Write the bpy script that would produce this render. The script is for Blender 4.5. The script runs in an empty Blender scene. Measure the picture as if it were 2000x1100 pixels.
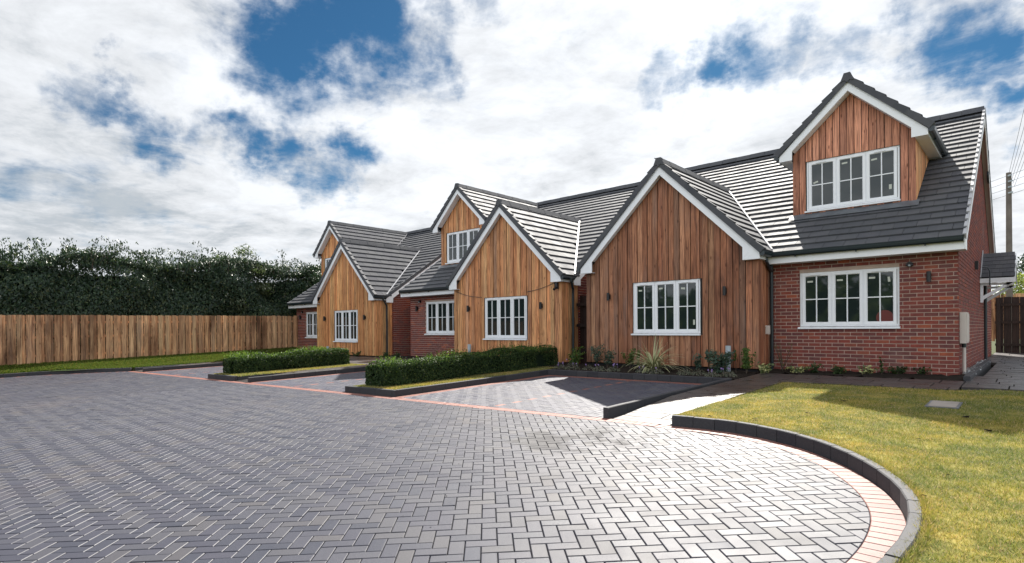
import bpy, bmesh, math, random
import numpy as np
from mathutils import Vector, Matrix
R = math.radians
random.seed(7); RNG = np.random.default_rng(11)
C = bpy.context.scene.collection
scene = bpy.context.scene

# ------------------------------------------------------------------ camera
EYE = 1.405
YAW, ROLL = R(42.52), R(-0.322)
cam = bpy.data.cameras.new('camera'); cam_o = bpy.data.objects.new('camera', cam); C.objects.link(cam_o)
fw = Vector((-math.sin(YAW), math.cos(YAW), 0)); lt = Vector((math.cos(YAW), math.sin(YAW), 0)); up = Vector((0, 0, 1))
rv = lt*math.cos(ROLL) + up*math.sin(ROLL); uv = up*math.cos(ROLL) - lt*math.sin(ROLL)
M = Matrix.Identity(4)
for i in range(3):
    M[i][0] = rv[i]; M[i][1] = uv[i]; M[i][2] = -fw[i]
M[2][3] = EYE
cam_o.matrix_world = M
cam.sensor_width = 36; cam.lens = 36*1112.2/2000; cam.shift_y = (643.6-550)/2000
cam.clip_start = 0.05; cam.clip_end = 2000
scene.camera = cam_o

# ------------------------------------------------------------------ light
SUN_DIR = Vector((-0.42, 1.0, 1.0)).normalized()      # towards the sun
sl = bpy.data.lights.new('sun', 'SUN'); sl.energy = 4.6; sl.angle = R(0.6); sl.color = (1.0, 0.95, 0.87)
so = bpy.data.objects.new('sun', sl); C.objects.link(so)
so.rotation_euler = SUN_DIR.to_track_quat('Z', 'Y').to_euler(); so.location = SUN_DIR*60
scene.view_settings.view_transform = 'Standard'; scene.view_settings.look = 'None'
scene.view_settings.exposure = 1.25; scene.view_settings.gamma = 1.0
try: scene.view_settings.use_curve_mapping = False
except Exception: pass

def px_dir(px, py):
    u, v = px-1000, py-643.6
    a = (u*math.cos(ROLL)+v*math.sin(ROLL))/1112.2; b = (u*math.sin(ROLL)-v*math.cos(ROLL))/1112.2
    return (fw + lt*a + up*b).normalized()

world = bpy.data.worlds.new('World'); scene.world = world; world.use_nodes = True
def build_world():
    nt = world.node_tree; N = nt.nodes; L = nt.links; N.clear()
    out = N.new('ShaderNodeOutputWorld'); bg = N.new('ShaderNodeBackground'); L.new(bg.outputs[0], out.inputs[0])
    bg.inputs[1].default_value = 0.1
    sky = N.new('ShaderNodeTexSky'); sky.sky_type = 'NISHITA'; sky.sun_disc = False
    sky.sun_elevation = math.asin(SUN_DIR.z); sky.sun_rotation = math.atan2(SUN_DIR.x, SUN_DIR.y)
    sky.air_density = 1.0; sky.dust_density = 0.25; sky.ozone_density = 2.5
    hs = N.new('ShaderNodeMix'); hs.data_type = 'RGBA'; hs.blend_type = 'MULTIPLY'; hs.inputs[0].default_value = 1
    L.new(sky.outputs[0], hs.inputs[6]); hs.inputs[7].default_value = (0.095, 0.205, 0.26, 1)
    tc = N.new('ShaderNodeTexCoord')
    def math_(op, a, b=None, c=None, clamp=False):
        m = N.new('ShaderNodeMath'); m.operation = op; m.use_clamp = clamp
        for i, x in enumerate((a, b, c)):
            if x is None: continue
            if isinstance(x, (int, float)): m.inputs[i].default_value = x
            else: L.new(x, m.inputs[i])
        return m.outputs[0]
    def vmath(op, a, b=None, s=None):
        m = N.new('ShaderNodeVectorMath'); m.operation = op
        for i, x in enumerate((a, b)):
            if x is None: continue
            if isinstance(x, (tuple, Vector)): m.inputs[i].default_value = x
            else: L.new(x, m.inputs[i])
        if s is not None:
            if isinstance(s, (int, float)): m.inputs['Scale'].default_value = s
            else: L.new(s, m.inputs['Scale'])
        return m
    D = tc.outputs['Generated']
    sep = N.new('ShaderNodeSeparateXYZ'); L.new(D, sep.inputs[0])
    zc = math_('MAXIMUM', sep.outputs[2], 0.0)
    inv = math_('DIVIDE', 1.0, math_('ADD', zc, 0.16))
    P = vmath('SCALE', D, None, inv).outputs[0]
    def noise(vec, scale, detail, rough, w=0.0, dist=0.0):
        n = N.new('ShaderNodeTexNoise'); n.inputs['Scale'].default_value = scale; n.inputs['Detail'].default_value = detail
        n.inputs['Roughness'].default_value = rough; n.inputs['Distortion'].default_value = dist
        mp = vmath('ADD', vec, (w*3.1, w*1.7, w*5.3)); L.new(mp.outputs[0], n.inputs['Vector']); return n
    warp = noise(P, 1.3, 3, 0.5, 2.0)
    wv = vmath('SCALE', vmath('SUBTRACT', warp.outputs['Color'], (0.5, 0.5, 0.5)).outputs[0], None, 0.34).outputs[0]
    Pw = vmath('ADD', P, wv).outputs[0]
    n1 = noise(Pw, 1.15, 9, 0.60, 1.3, 0.05).outputs[0]
    n2 = noise(Pw, 4.6, 10, 0.66, 4.1, 0.1).outputs[0]
    dens = math_('ADD', math_('MULTIPLY', n1, 0.55), math_('MULTIPLY', n2, 0.45))
    # clear patches of sky: (px, py, radius in px, depth)
    holes = [(585, 65, 115, .37), (695, 50, 115, .37), (500, 110, 60, .26), (540, 160, 50, .14), (560, 285, 55, .3), (640, 325, 62, .3), (500, 280, 50, .26), (440, 250, 50, .24), (390, 235, 45, .2),
             (215, 150, 40, .26), (190, 190, 55, .22), (250, 215, 50, .24), (300, 245, 50, .24), (345, 270, 40, .22), (420, 150, 35, .12), (860, 90, 40, .2), (880, 30, 40, .2), (960, 20, 45, .2), (760, 120, 60, .16), (320, 40, 60, .08),
             (1400, 130, 60, .3), (1330, 150, 50, .26), (1260, 160, 50, .22), (1490, 90, 60, .24), (1570, 60, 50, .22), (1460, 40, 40, .16), (1640, 80, 45, .18),
             (1720, 60, 45, .18), (1810, 40, 70, .3), (1900, 60, 90, .34), (1960, 110, 60, .26), (1985, 200, 50, .26), (1990, 300, 35, .2), (320, 425, 35, .10), (200, 420, 40, .10), (60, 395, 40, .08),
             (1500, -90, 130, .12), (640, -140, 160, .2), (2150, 60, 150, .2)]
    cov = None
    e1 = vmath('SUBTRACT', noise(D, 5.0, 5, 0.6, 5.5).outputs['Color'], (0.5, 0.5, 0.5)).outputs[0]
    e2 = vmath('SUBTRACT', noise(D, 17.0, 6, 0.65, 9.5).outputs['Color'], (0.5, 0.5, 0.5)).outputs[0]
    Dh = vmath('ADD', vmath('ADD', D, vmath('SCALE', e1, None, 0.24).outputs[0]).outputs[0], vmath('SCALE', e2, None, 0.09).outputs[0]).outputs[0]
    for hx, hy, r_, dp in holes:
        c = px_dir(hx, hy)
        rr = 1.25*r_/1112.2 * (c.dot(fw))
        ds = vmath('DISTANCE', Dh, c).outputs['Value']
        mr = N.new('ShaderNodeMapRange'); mr.interpolation_type = 'SMOOTHSTEP'
        mr.inputs[1].default_value = rr*0.1; mr.inputs[2].default_value = rr*1.55; mr.inputs[3].default_value = dp; mr.inputs[4].default_value = 0
        L.new(ds, mr.inputs[0])
        cov = mr.outputs[0] if cov is None else math_('MAXIMUM', cov, mr.outputs[0])
    dens2 = math_('SUBTRACT', dens, cov)
    mk = N.new('ShaderNodeMapRange'); mk.interpolation_type = 'SMOOTHSTEP'
    mk.inputs[1].default_value = 0.18; mk.inputs[2].default_value = 0.48; L.new(dens2, mk.inputs[0])
    # cloud tone
    n3 = noise(Pw, 2.3, 9, 0.66, 7.7, 0.1).outputs[0]
    tone = N.new('ShaderNodeMapRange'); tone.inputs[1].default_value = 0.34; tone.inputs[2].default_value = 0.60; tone.inputs[3].default_value = 0.73; tone.inputs[4].default_value = 1.06
    L.new(n3, tone.inputs[0])
    sd = vmath('DOT_PRODUCT', D, SUN_DIR).outputs['Value']
    glow = N.new('ShaderNodeMapRange'); glow.interpolation_type = 'SMOOTHSTEP'
    glow.inputs[1].default_value = 0.35; glow.inputs[2].default_value = 0.95; glow.inputs[3].default_value = 0.90; glow.inputs[4].default_value = 1.25
    L.new(sd, glow.inputs[0])
    front = N.new('ShaderNodeMapRange'); front.interpolation_type = 'SMOOTHSTEP'      # unseen front-lit clouds away from the sun, brightened as fill for house fronts
    front.inputs[1].default_value = 0.40; front.inputs[2].default_value = -0.35; front.inputs[3].default_value = 1.0; front.inputs[4].default_value = 2.1
    L.new(sd, front.inputs[0])
    tt = math_('MULTIPLY', math_('MULTIPLY', tone.outputs[0], glow.outputs[0]), 1.0)
    cr = N.new('ShaderNodeValToRGB'); e = cr.color_ramp.elements
    e[0].position = 0.50; e[0].color = (0.50, 0.58, 0.68, 1); e[1].position = 0.95; e[1].color = (0.90, 0.93, 0.97, 1)
    m_ = cr.color_ramp.elements.new(0.72); m_.color = (0.70, 0.77, 0.84, 1)
    L.new(tt, cr.inputs[0])
    cs = vmath('SCALE', cr.outputs[0], None, math_('MULTIPLY', math_('MULTIPLY', math_('MAXIMUM', tt, 0.8), front.outputs[0]), 3.95)).outputs[0]
    mx = N.new('ShaderNodeMix'); mx.data_type = 'RGBA'; L.new(mk.outputs[0], mx.inputs[0]); L.new(hs.outputs[2], mx.inputs[6]); L.new(cs, mx.inputs[7])
    L.new(mx.outputs[2], bg.inputs[0])
build_world()

# ------------------------------------------------------------------ helpers
G, GX = 0.028, 0.005
def zt(x, y):
    return G*min(max(y, -20), 13.3) + GX*(min(max(x, -35), 5)+4)
def zta(x, y):
    return G*np.clip(y, -20, 13.3) + GX*(np.clip(x, -35, 5)+4)

MATS = {}
def new_mat(name):
    m = bpy.data.materials.new(name); m.use_nodes = True
    nt = m.node_tree; b = nt.nodes['Principled BSDF']; MATS[name] = m
    return m, nt, b
class NB:
    """tiny node builder"""
    def __init__(s, nt): s.nt = nt; s.N = nt.nodes; s.L = nt.links
    def geo(s): return s.N.new('ShaderNodeNewGeometry')
    def pos(s): return s.geo().outputs['Position']
    def obj(s):
        return s.N.new('ShaderNodeTexCoord').outputs['Object']
    def rnd(s, mode):
        if mode == 'object': return s.N.new('ShaderNodeObjectInfo').outputs['Random']
        if mode == 'island': return s.geo().outputs['Random Per Island']
        a = s.N.new('ShaderNodeAttribute'); a.attribute_name = 'tone'; return a.outputs['Fac']
    def mapv(s, v, scale=(1, 1, 1), loc=(0, 0, 0)):
        m = s.N.new('ShaderNodeMapping'); m.inputs['Scale'].default_value = scale; m.inputs['Location'].default_value = loc
        s.L.new(v, m.inputs['Vector']); return m.outputs[0]
    def noise(s, v, scale, detail=4, rough=.55, dist=0, col=False):
        n = s.N.new('ShaderNodeTexNoise'); n.inputs['Scale'].default_value = scale; n.inputs['Detail'].default_value = detail
        n.inputs['Roughness'].default_value = rough; n.inputs['Distortion'].default_value = dist
        if v is not None: s.L.new(v, n.inputs['Vector'])
        return n.outputs['Color' if col else 'Fac']
    def ramp(s, f, stops, interp='LINEAR'):
        r = s.N.new('ShaderNodeValToRGB'); cr = r.color_ramp; cr.interpolation = interp
        while len(cr.elements) > 1: cr.elements.remove(cr.elements[-1])
        cr.elements[0].position = stops[0][0]; cr.elements[0].color = tuple(stops[0][1])+(1,)
        for p, c in stops[1:]:
            e = cr.elements.new(p); e.color = tuple(c)+(1,)
        s.L.new(f, r.inputs[0]); return r.outputs[0]
    def mr(s, f, a, b, c=0, d=1, smooth=False):
        m = s.N.new('ShaderNodeMapRange')
        if smooth: m.interpolation_type = 'SMOOTHSTEP'
        for i, x in enumerate((a, b, c, d)): m.inputs[i+1].default_value = x
        s.L.new(f, m.inputs[0]); return m.outputs[0]
    def mix(s, f, a, b, mode='MIX'):
        m = s.N.new('ShaderNodeMix'); m.data_type = 'RGBA'; m.blend_type = mode
        for i, x in ((0, f), (6, a), (7, b)):
            if isinstance(x, (int, float)): m.inputs[i].default_value = x
            elif isinstance(x, tuple): m.inputs[i].default_value = x+(1,) if len(x) == 3 else x
            else: s.L.new(x, m.inputs[i])
        return m.outputs[2]
    def math(s, op, a, b=0.0):
        m = s.N.new('ShaderNodeMath'); m.operation = op
        for i, x in enumerate((a, b)):
            if isinstance(x, (int, float)): m.inputs[i].default_value = x
            else: s.L.new(x, m.inputs[i])
        return m.outputs[0]
    def addv(s, a, b):
        m = s.N.new('ShaderNodeVectorMath'); m.operation = 'ADD'; s.L.new(a, m.inputs[0]); s.L.new(b, m.inputs[1]); return m.outputs[0]
    def comb(s, x=0.0, y=0.0, z=0.0):
        m = s.N.new('ShaderNodeCombineXYZ')
        for i, v in enumerate((x, y, z)):
            if isinstance(v, (int, float)): m.inputs[i].default_value = v
            else: s.L.new(v, m.inputs[i])
        return m.outputs[0]
    def bump(s, b, h, strength=.3, dist=.01):
        m = s.N.new('ShaderNodeBump'); m.inputs['Strength'].default_value = strength; m.inputs['Distance'].default_value = dist
        s.L.new(h, m.inputs['Height']); s.L.new(m.outputs[0], b.inputs['Normal'])

def plain(name, col, rough=.5, spec=.5, metal=0, var=.0, bumps=0):
    m, nt, b = new_mat(name); n = NB(nt)
    p = n.pos()
    if var:
        f = n.noise(p, 3.5, 6, .65)
        c = n.mix(n.mr(f, .3, .7), tuple(x*(1-var) for x in col), tuple(min(1, x*(1+var)) for x in col)); nt.links.new(c, b.inputs['Base Color'])
        r = n.mr(f, .3, .7, max(.02, rough-.1), min(1, rough+.1)); nt.links.new(r, b.inputs['Roughness'])
    else:
        b.inputs['Base Color'].default_value = col+(1,); b.inputs['Roughness'].default_value = rough
    b.inputs['Specular IOR Level'].default_value = spec; b.inputs['Metallic'].default_value = metal
    if bumps: n.bump(b, n.noise(p, 90, 3, .6), bumps, .004)
    return m

def mat_paver(name, mode, stops, wet=True, rough=.55):
    m, nt, b = new_mat(name); n = NB(nt); p = n.pos()
    r = n.rnd(mode)
    base = n.ramp(r, stops)
    big = n.noise(p, .55, 4, .6)
    base = n.mix(n.mr(big, .3, .7, 0, .55), base, n.mix(1.0, base, (.80, .80, .84), 'MULTIPLY'))
    br = n.noise(n.mapv(p, (1, 1, 1), (7, 3, 0)), .33, 6, .68, .3); base = n.mix(n.mr(br, .52, .70, 0, .6), base, n.mix(1.0, base, (1.45, 1.22, 1.0), 'MULTIPLY'))
    fine = n.noise(p, 210, 3, .7)
    base = n.mix(n.mr(fine, .62, .74, 0, .5), base, (.16, .16, .165))
    base = n.mix(n.mr(fine, .36, .28, 0, .6), base, (.03, .03, .035))
    sp = n.noise(p, 38, 2, .5); base = n.mix(n.mr(sp, .76, .80, 0, .8), base, (.02, .02, .02))
    rgh = n.mr(n.noise(p, 1.7, 5, .6), .3, .7, rough-.07, rough+.08)
    rgh = n.math('ADD', rgh, n.mr(r, 0, 1, -.05, .05))
    if wet:
        w = n.noise(n.mapv(p, (1, 1, 1), (3.3, 1.1, 0)), 1.6, 7, .68, .4)
        d = n.N.new('ShaderNodeVectorMath'); d.operation = 'DISTANCE'; nt.links.new(p, d.inputs[0]); d.inputs[1].default_value = (-4.0, 5.3, .1)
        near = n.mr(d.outputs['Value'], .5, 2.3, .12, -.16)
        wm = n.mr(n.math('ADD', w, near), .60, .68, 0, 1)
        base = n.mix(n.math('MULTIPLY', wm, .75), base, (.028, .026, .028))
        nt.links.new(n.math('ADD', rgh, n.math('MULTIPLY', wm, .16)), b.inputs['Roughness'])
    else: nt.links.new(rgh, b.inputs['Roughness'])
    nt.links.new(base, b.inputs['Base Color'])
    b.inputs['Specular IOR Level'].default_value = .38
    n.bump(b, n.math('ADD', fine, n.math('MULTIPLY', n.noise(p, 45, 4, .6), .8)), .35, .003)
    return m

GREYS = [(0, (0.032, 0.035, 0.051)), (.35, (0.041, 0.041, 0.059)), (.6, (0.046, 0.047, 0.063)), (.85, (0.052, 0.052, 0.064)), (.95, (0.059, 0.056, 0.063)), (1, (0.035, 0.039, 0.059))]
REDS = [(0, (.21, .075, .055)), (.5, (.25, .10, .075)), (1, (.18, .075, .060))]
mat_paver('paver_single', 'object', GREYS); mat_paver('paver_field', 'island', GREYS)
mat_paver('paver_drive', 'island', [(p_, tuple(v*1.45 for v in c_)) for p_, c_ in GREYS]); mat_paver('paver_red_glare', 'island', [(0, (.21, .095, .08)), (.5, (.245, .12, .10)), (1, (.19, .10, .088))], False, .5); mat_paver('paver_red_glare_single', 'object', [(0, (.21, .095, .08)), (.5, (.245, .12, .10)), (1, (.19, .10, .088))], False, .5)  # drive greys lightened against house shade; curved course reds paled with painted sun glare
mat_paver('paver_red', 'island', REDS, False, .55); mat_paver('paver_red_single', 'object', REDS, False, .55)
plain('joint_sand', (.030, .028, .028), .95, .2, var=.3)

def mat_wood(name, mode, stops, grey=.15, axis='z', dark=0.0, rough=.62, stain=.35):
    """mode random picks the board's own tone; grain runs along the axis"""
    m, nt, b = new_mat(name); n = NB(nt); p = n.pos(); r = n.rnd(mode)
    off = n.comb(n.math('MULTIPLY', r, 37.0), n.math('MULTIPLY', r, 91.0), n.math('MULTIPLY', r, 53.0))
    q = n.addv(p, off)
    sc = (14, 14, .55) if axis == 'z' else (.55, 14, 14)
    base = n.ramp(r, stops)
    r2 = n.math('FRACT', n.math('MULTIPLY', r, 23.7))
    base = n.mix(n.mr(r2, 0, 1, 0, .75), base, n.mix(1.0, base, (.55, .52, .52), 'MULTIPLY'))
    base = n.mix(n.mr(r2, .0, .25, .6, 0), base, n.mix(1.0, base, (1.3, 1.32, 1.35), 'MULTIPLY'))
    g1 = n.noise(n.mapv(q, sc), 2.2, 6, .62, 1.2)
    g2 = n.noise(n.mapv(q, tuple(x*3.2 for x in sc)), 2.5, 5, .7, .4)
    base = n.mix(n.mr(g1, .38, .62, 0, 1), n.mix(1.0, base, (.52, .46, .43), 'MULTIPLY'), n.mix(1.0, base, (1.36, 1.36, 1.32), 'MULTIPLY'))
    base = n.mix(n.mr(g2, .52, .75, 0, .45), base, n.mix(1.0, base, (.50, .42, .36), 'MULTIPLY'))
    # knots
    v = n.N.new('ShaderNodeTexVoronoi'); v.feature = 'F1'; v.inputs['Scale'].default_value = 1.0
    nt.links.new(n.mapv(q, (7.5, 7.5, 2.6) if axis == 'z' else (2.6, 7.5, 7.5)), v.inputs['Vector'])
    kn = n.mr(v.outputs['Distance'], .05, .16, .85, 0, True)
    base = n.mix(kn, base, n.mix(1.0, base, (.30, .20, .15), 'MULTIPLY'))
    # weathering: greyer, darker blotches
    wz = n.noise(n.mapv(q, (2.0, 2.0, .45)), 1.4, 5, .6)
    base = n.mix(n.mr(wz, .50, .75, 0, grey), base, (.20, .18, .165))
    st = n.noise(n.mapv(p, (1.2, 1.2, .35)), 1.1, 5, .62, .3)
    base = n.mix(n.mr(st, .50, .66, 0, stain), base, n.mix(1.0, base, (.38, .32, .30), 'MULTIPLY'))
    nt.links.new(base, b.inputs['Base Color']); b.inputs['Roughness'].default_value = rough; b.inputs['Specular IOR Level'].default_value = .35
    n.bump(b, n.math('ADD', g1, n.math('MULTIPLY', g2, .6)), .35, .006)
    return m
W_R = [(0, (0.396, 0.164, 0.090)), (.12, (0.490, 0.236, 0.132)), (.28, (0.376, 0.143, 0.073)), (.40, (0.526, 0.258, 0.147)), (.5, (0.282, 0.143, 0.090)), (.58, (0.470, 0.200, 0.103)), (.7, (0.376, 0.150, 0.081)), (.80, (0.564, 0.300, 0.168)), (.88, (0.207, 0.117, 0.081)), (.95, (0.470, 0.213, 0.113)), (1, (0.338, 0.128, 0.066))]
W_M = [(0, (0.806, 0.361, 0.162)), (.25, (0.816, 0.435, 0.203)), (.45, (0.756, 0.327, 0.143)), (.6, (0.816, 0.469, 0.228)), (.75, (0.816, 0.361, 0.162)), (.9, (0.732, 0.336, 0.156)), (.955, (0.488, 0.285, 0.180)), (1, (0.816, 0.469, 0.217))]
W_L = [(0, (0.798, 0.359, 0.150)), (.3, (0.825, 0.441, 0.189)), (.55, (0.749, 0.318, 0.129)), (.75, (0.825, 0.490, 0.223)), (.92, (0.701, 0.318, 0.139)), (1, (0.825, 0.392, 0.162))]
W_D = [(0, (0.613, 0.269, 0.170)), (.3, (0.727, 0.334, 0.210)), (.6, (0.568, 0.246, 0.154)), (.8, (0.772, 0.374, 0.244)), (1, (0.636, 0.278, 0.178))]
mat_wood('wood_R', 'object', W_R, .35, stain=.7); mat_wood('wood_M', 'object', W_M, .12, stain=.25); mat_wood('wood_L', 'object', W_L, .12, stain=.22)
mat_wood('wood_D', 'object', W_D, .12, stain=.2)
W_F = [(0, (0.631, 0.366, 0.197)), (.2, (0.767, 0.452, 0.250)), (.4, (0.521, 0.291, 0.158)), (.6, (0.824, 0.496, 0.279)), (.75, (0.454, 0.258, 0.144)), (.88, (0.850, 0.561, 0.317)), (1, (0.604, 0.379, 0.228))]
mat_wood('wood_fence', 'object', W_F, .35, stain=1.0, rough=.75)
mat_wood('wood_gate', 'object', [(0, (.025, .012, .010)), (.5, (.040, .018, .014)), (1, (.018, .011, .010))], .0)
mat_wood('wood_back', 'island', [(0, (.02, .013, .01)), (1, (.03, .02, .016))], 0)

def mat_brick(name, mode):
    m, nt, b = new_mat(name); n = NB(nt); p = n.pos(); r = n.rnd(mode)
    c = n.ramp(r, [(0, (.15, .058, .052)), (.18, (.12, .052, .056)), (.3, (.31, .062, .042)), (.42, (.20, .062, .050)), (.55, (.28, .060, .044)), (.68, (.14, .054, .056)), (.8, (.36, .078, .044)), (.9, (.13, .058, .062)), (.97, (.48, .12, .05)), (1, (.21, .064, .054))])
    c = n.mix(.35, c, (.26, .078, .055))
    f = n.noise(n.addv(p, n.comb(n.math('MULTIPLY', r, 17.0), 0.0, n.math('MULTIPLY', r, 9.0))), 9, 5, .65)
    c = n.mix(n.mr(f, .35, .68, 0, .75), c, n.mix(1.0, c, (.58, .60, .72), 'MULTIPLY'))
    c = n.mix(n.mr(n.noise(p, 130, 2, .6), .64, .8, 0, .4), c, (.42, .25, .2))
    bl = n.mr(n.noise(p, .9, 4, .6), .58, .75, 0, .22); c = n.mix(bl, c, (.42, .32, .28))
    nt.links.new(c, b.inputs['Base Color']); b.inputs['Roughness'].default_value = .85; b.inputs['Specular IOR Level'].default_value = .3
    n.bump(b, n.noise(p, 120, 4, .7), .5, .003)
mat_brick('brick_single', 'object'); mat_brick('brick_field', 'island')
plain('mortar', (.50, .385, .325), .95, .15, var=.18, bumps=.4)

def mat_tile(name, mode, b0=1.0, sp=.24, rg=0.0):
    m, nt, b = new_mat(name); n = NB(nt); p = n.pos(); r = n.rnd(mode)
    c = n.ramp(r, [(0, (.066*b0, .070*b0, .080*b0)), (.5, (.090*b0, .092*b0, .100*b0)), (1, (.076*b0, .078*b0, .090*b0))])
    f = n.noise(n.mapv(p, (1, 1, .4)), 3.0, 6, .65)
    c = n.mix(n.mr(f, .4, .7, 0, .5), c, n.mix(1.0, c, (1.5, 1.45, 1.4), 'MULTIPLY'))
    nt.links.new(c, b.inputs['Base Color']); nt.links.new(n.math('ADD', n.mr(f, .3, .7, .68+rg, .80+rg), n.mr(r, 0, 1, -.03, .03)), b.inputs['Roughness'])
    b.inputs['Specular IOR Level'].default_value = sp
    n.bump(b, n.noise(p, 160, 3, .6), .25, .002)
mat_tile('tile_dry', 'object', 1.0, .12, .15); mat_tile('tile_matt_field', 'island', 1.0, .12, .15); mat_tile('tile_single', 'object'); mat_tile('tile_field', 'island'); mat_tile('verge_dark', 'object', 1.0)  # first two: same tile colour, only rougher and less glossy
plain('roof_felt', (.02, .02, .022), .9, .2)
plain('upvc', (.88, .89, .92), .32, .5, var=.008)
plain('upvc_soft', (.80, .81, .84), .45, .5, var=.012)
plain('gutter_black', (.018, .028, .034), .28, .5)
plain('black_metal', (.012, .012, .014), .4, .5)
plain('lead', (.12, .13, .145), .5, .5, var=.3)
plain('valley_white', (.40, .40, .42), .4, .5)
plain('plastic_cream', (.58, .52, .47), .5, .4, var=.06)
plain('plastic_grey', (.42, .48, .52), .4, .5)
plain('interior_dark', (.012, .014, .015), .9, .1)
plain('sticker', (.55, .57, .50), .6, .3)
plain('red_disc', (.13, .022, .018), .45, .4)
m, nt, b = new_mat('glass'); n = NB(nt)
b.inputs['Base Color'].default_value = (.016, .024, .024, 1); b.inputs['Roughness'].default_value = .03; b.inputs['Specular IOR Level'].default_value = .6
n.bump(b, n.noise(n.pos(), 1.3, 2, .5), .12, .02)
def mat_kerb():
    m, nt, b = new_mat('kerb_concrete'); n = NB(nt); p = n.pos(); r = n.rnd('object')
    c = n.ramp(r, [(0, (.026, .027, .034)), (1, (.042, .042, .048))])
    f = n.noise(p, 60, 4, .7); c = n.mix(n.mr(f, .5, .8, 0, .5), c, (.10, .10, .10))
    nt.links.new(c, b.inputs['Base Color']); b.inputs['Roughness'].default_value = .75; n.bump(b, f, .4, .003)
mat_kerb()
def mat_slab():
    m, nt, b = new_mat('slab_stone'); n = NB(nt); p = n.pos(); r = n.rnd('object')
    c = n.ramp(r, [(0, (.055, .045, .042)), (.4, (.08, .068, .064)), (.7, (.065, .055, .055)), (1, (.09, .076, .068))])
    f = n.noise(n.mapv(p, (1, 3.2, 1)), 2.4, 7, .7, .6)
    c = n.mix(n.mr(f, .42, .62, 0, .7), c, n.mix(1.0, c, (.42, .40, .44), 'MULTIPLY'))
    nt.links.new(c, b.inputs['Base Color'])
    nt.links.new(n.mr(f, .38, .62, .50, .26), b.inputs['Roughness'])
    n.bump(b, n.math('ADD', n.noise(n.mapv(p, (1, 2.4, 1)), 9, 6, .65), f), .45, .012)
mat_slab()
plain('soil', (.022, .017, .014), 1, .1, var=.4, bumps=1)
plain('far_ground', (.06, .07, .03), 1, .1, var=.3)
def mat_grass(name, cols, mode='attr', turf=True):
    m, nt, b = new_mat(name); n = NB(nt); p = n.pos()
    r = n.rnd('island') if mode == 'island' else n.noise(p, 140, 5, .85)
    c = n.ramp(r, cols)
    if turf:
        f = n.noise(n.mapv(p, (1, 1, 0)), .9, 5, .62, .4); f2 = n.noise(n.mapv(p, (1, 1, 0), (9, 4, 0)), 2.8, 5, .7)
        c = n.mix(n.mr(f, .46, .62, 0, .8), c, n.mix(1.0, c, (1.45, 1.2, .9), 'MULTIPLY'))
        c = n.mix(n.mr(f2, .46, .72, 0, .62), c, (.48, .38, .12))
        # turf rolls: faint straight seams and rolls of slightly different green
        w = n.N.new('ShaderNodeTexBrick'); w.inputs['Scale'].default_value = 1.0; w.inputs['Brick Width'].default_value = 1.35; w.inputs['Row Height'].default_value = .42; w.inputs['Mortar Size'].default_value = .012
        w.inputs['Color1'].default_value = (.9, .95, .9, 1); w.inputs['Color2'].default_value = (1.12, 1.06, 1.0, 1); w.inputs['Mortar'].default_value = (.86, .88, .82, 1)
        nt.links.new(n.mapv(p, (1, 1, 1)), w.inputs['Vector'])
        c = n.mix(1.0, c, w.outputs['Color'], 'MULTIPLY')
    nt.links.new(c, b.inputs['Base Color']); b.inputs['Roughness'].default_value = .85; b.inputs['Specular IOR Level'].default_value = .08
    if 'blades' in name:
        t = n.N.new('ShaderNodeBsdfTranslucent'); nt.links.new(n.mix(1.0, c, (1.15, 1.15, .7), 'MULTIPLY'), t.inputs[0])
        ms = n.N.new('ShaderNodeMixShader'); ms.inputs[0].default_value = .35
        nt.links.new(b.outputs[0], ms.inputs[1]); nt.links.new(t.outputs[0], ms.inputs[2]); nt.links.new(ms.outputs[0], nt.nodes['Material Output'].inputs[0])
    return m
LAWN = [(0, (0.099, 0.145, 0.049)), (.35, (0.177, 0.213, 0.064)), (.6, (0.265, 0.262, 0.088)), (.8, (0.392, 0.330, 0.173)), (.92, (0.539, 0.446, 0.391)), (1, (0.196, 0.136, 0.098))]
LUSH = [(0, (0.050, 0.086, 0.017)), (.5, (0.080, 0.130, 0.025)), (.85, (0.140, 0.158, 0.038)), (1, (0.200, 0.144, 0.060))]
mat_grass('lawn_blades', LAWN, 'island'); mat_grass('lawn_base', [(0, (.05, .065, .014)), (1, (.13, .13, .03))], 'noise')
mat_grass('lush_blades', LUSH, 'island', False); mat_grass('lush_base', [(0, (.02, .035, .012)), (1, (.04, .06, .018))], 'noise', False)
def mat_leaf(name, cols, rough=.45, trans=.25, spec=.5):
    m, nt, b = new_mat(name); n = NB(nt); r = n.rnd('island')
    c = n.ramp(r, cols); nt.links.new(c, b.inputs['Base Color']); b.inputs['Roughness'].default_value = rough; b.inputs['Specular IOR Level'].default_value = spec
    if trans:
        t = n.N.new('ShaderNodeBsdfTranslucent'); nt.links.new(n.mix(1.0, c, (1.3, 1.5, .7), 'MULTIPLY'), t.inputs[0])
        ms = n.N.new('ShaderNodeMixShader'); ms.inputs[0].default_value = trans
        nt.links.new(b.outputs[0], ms.inputs[1]); nt.links.new(t.outputs[0], ms.inputs[2]); nt.links.new(ms.outputs[0], nt.nodes['Material Output'].inputs[0])
    return m
mat_leaf('leaf_tall', [(0, (.020, .040, .026)), (.5, (.026, .052, .030)), (.85, (.052, .090, .042)), (1, (.11, .13, .06))], .4, .15, .35)
mat_leaf('leaf_feather', [(0, (.05, .075, .040)), (.6, (.085, .11, .060)), (1, (.13, .145, .09))], .45, .35)
mat_leaf('leaf_box', [(0, (.020, .038, .014)), (.6, (.034, .062, .020)), (.9, (.06, .095, .028)), (1, (.14, .16, .05))], .55, .3, .2)
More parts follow.
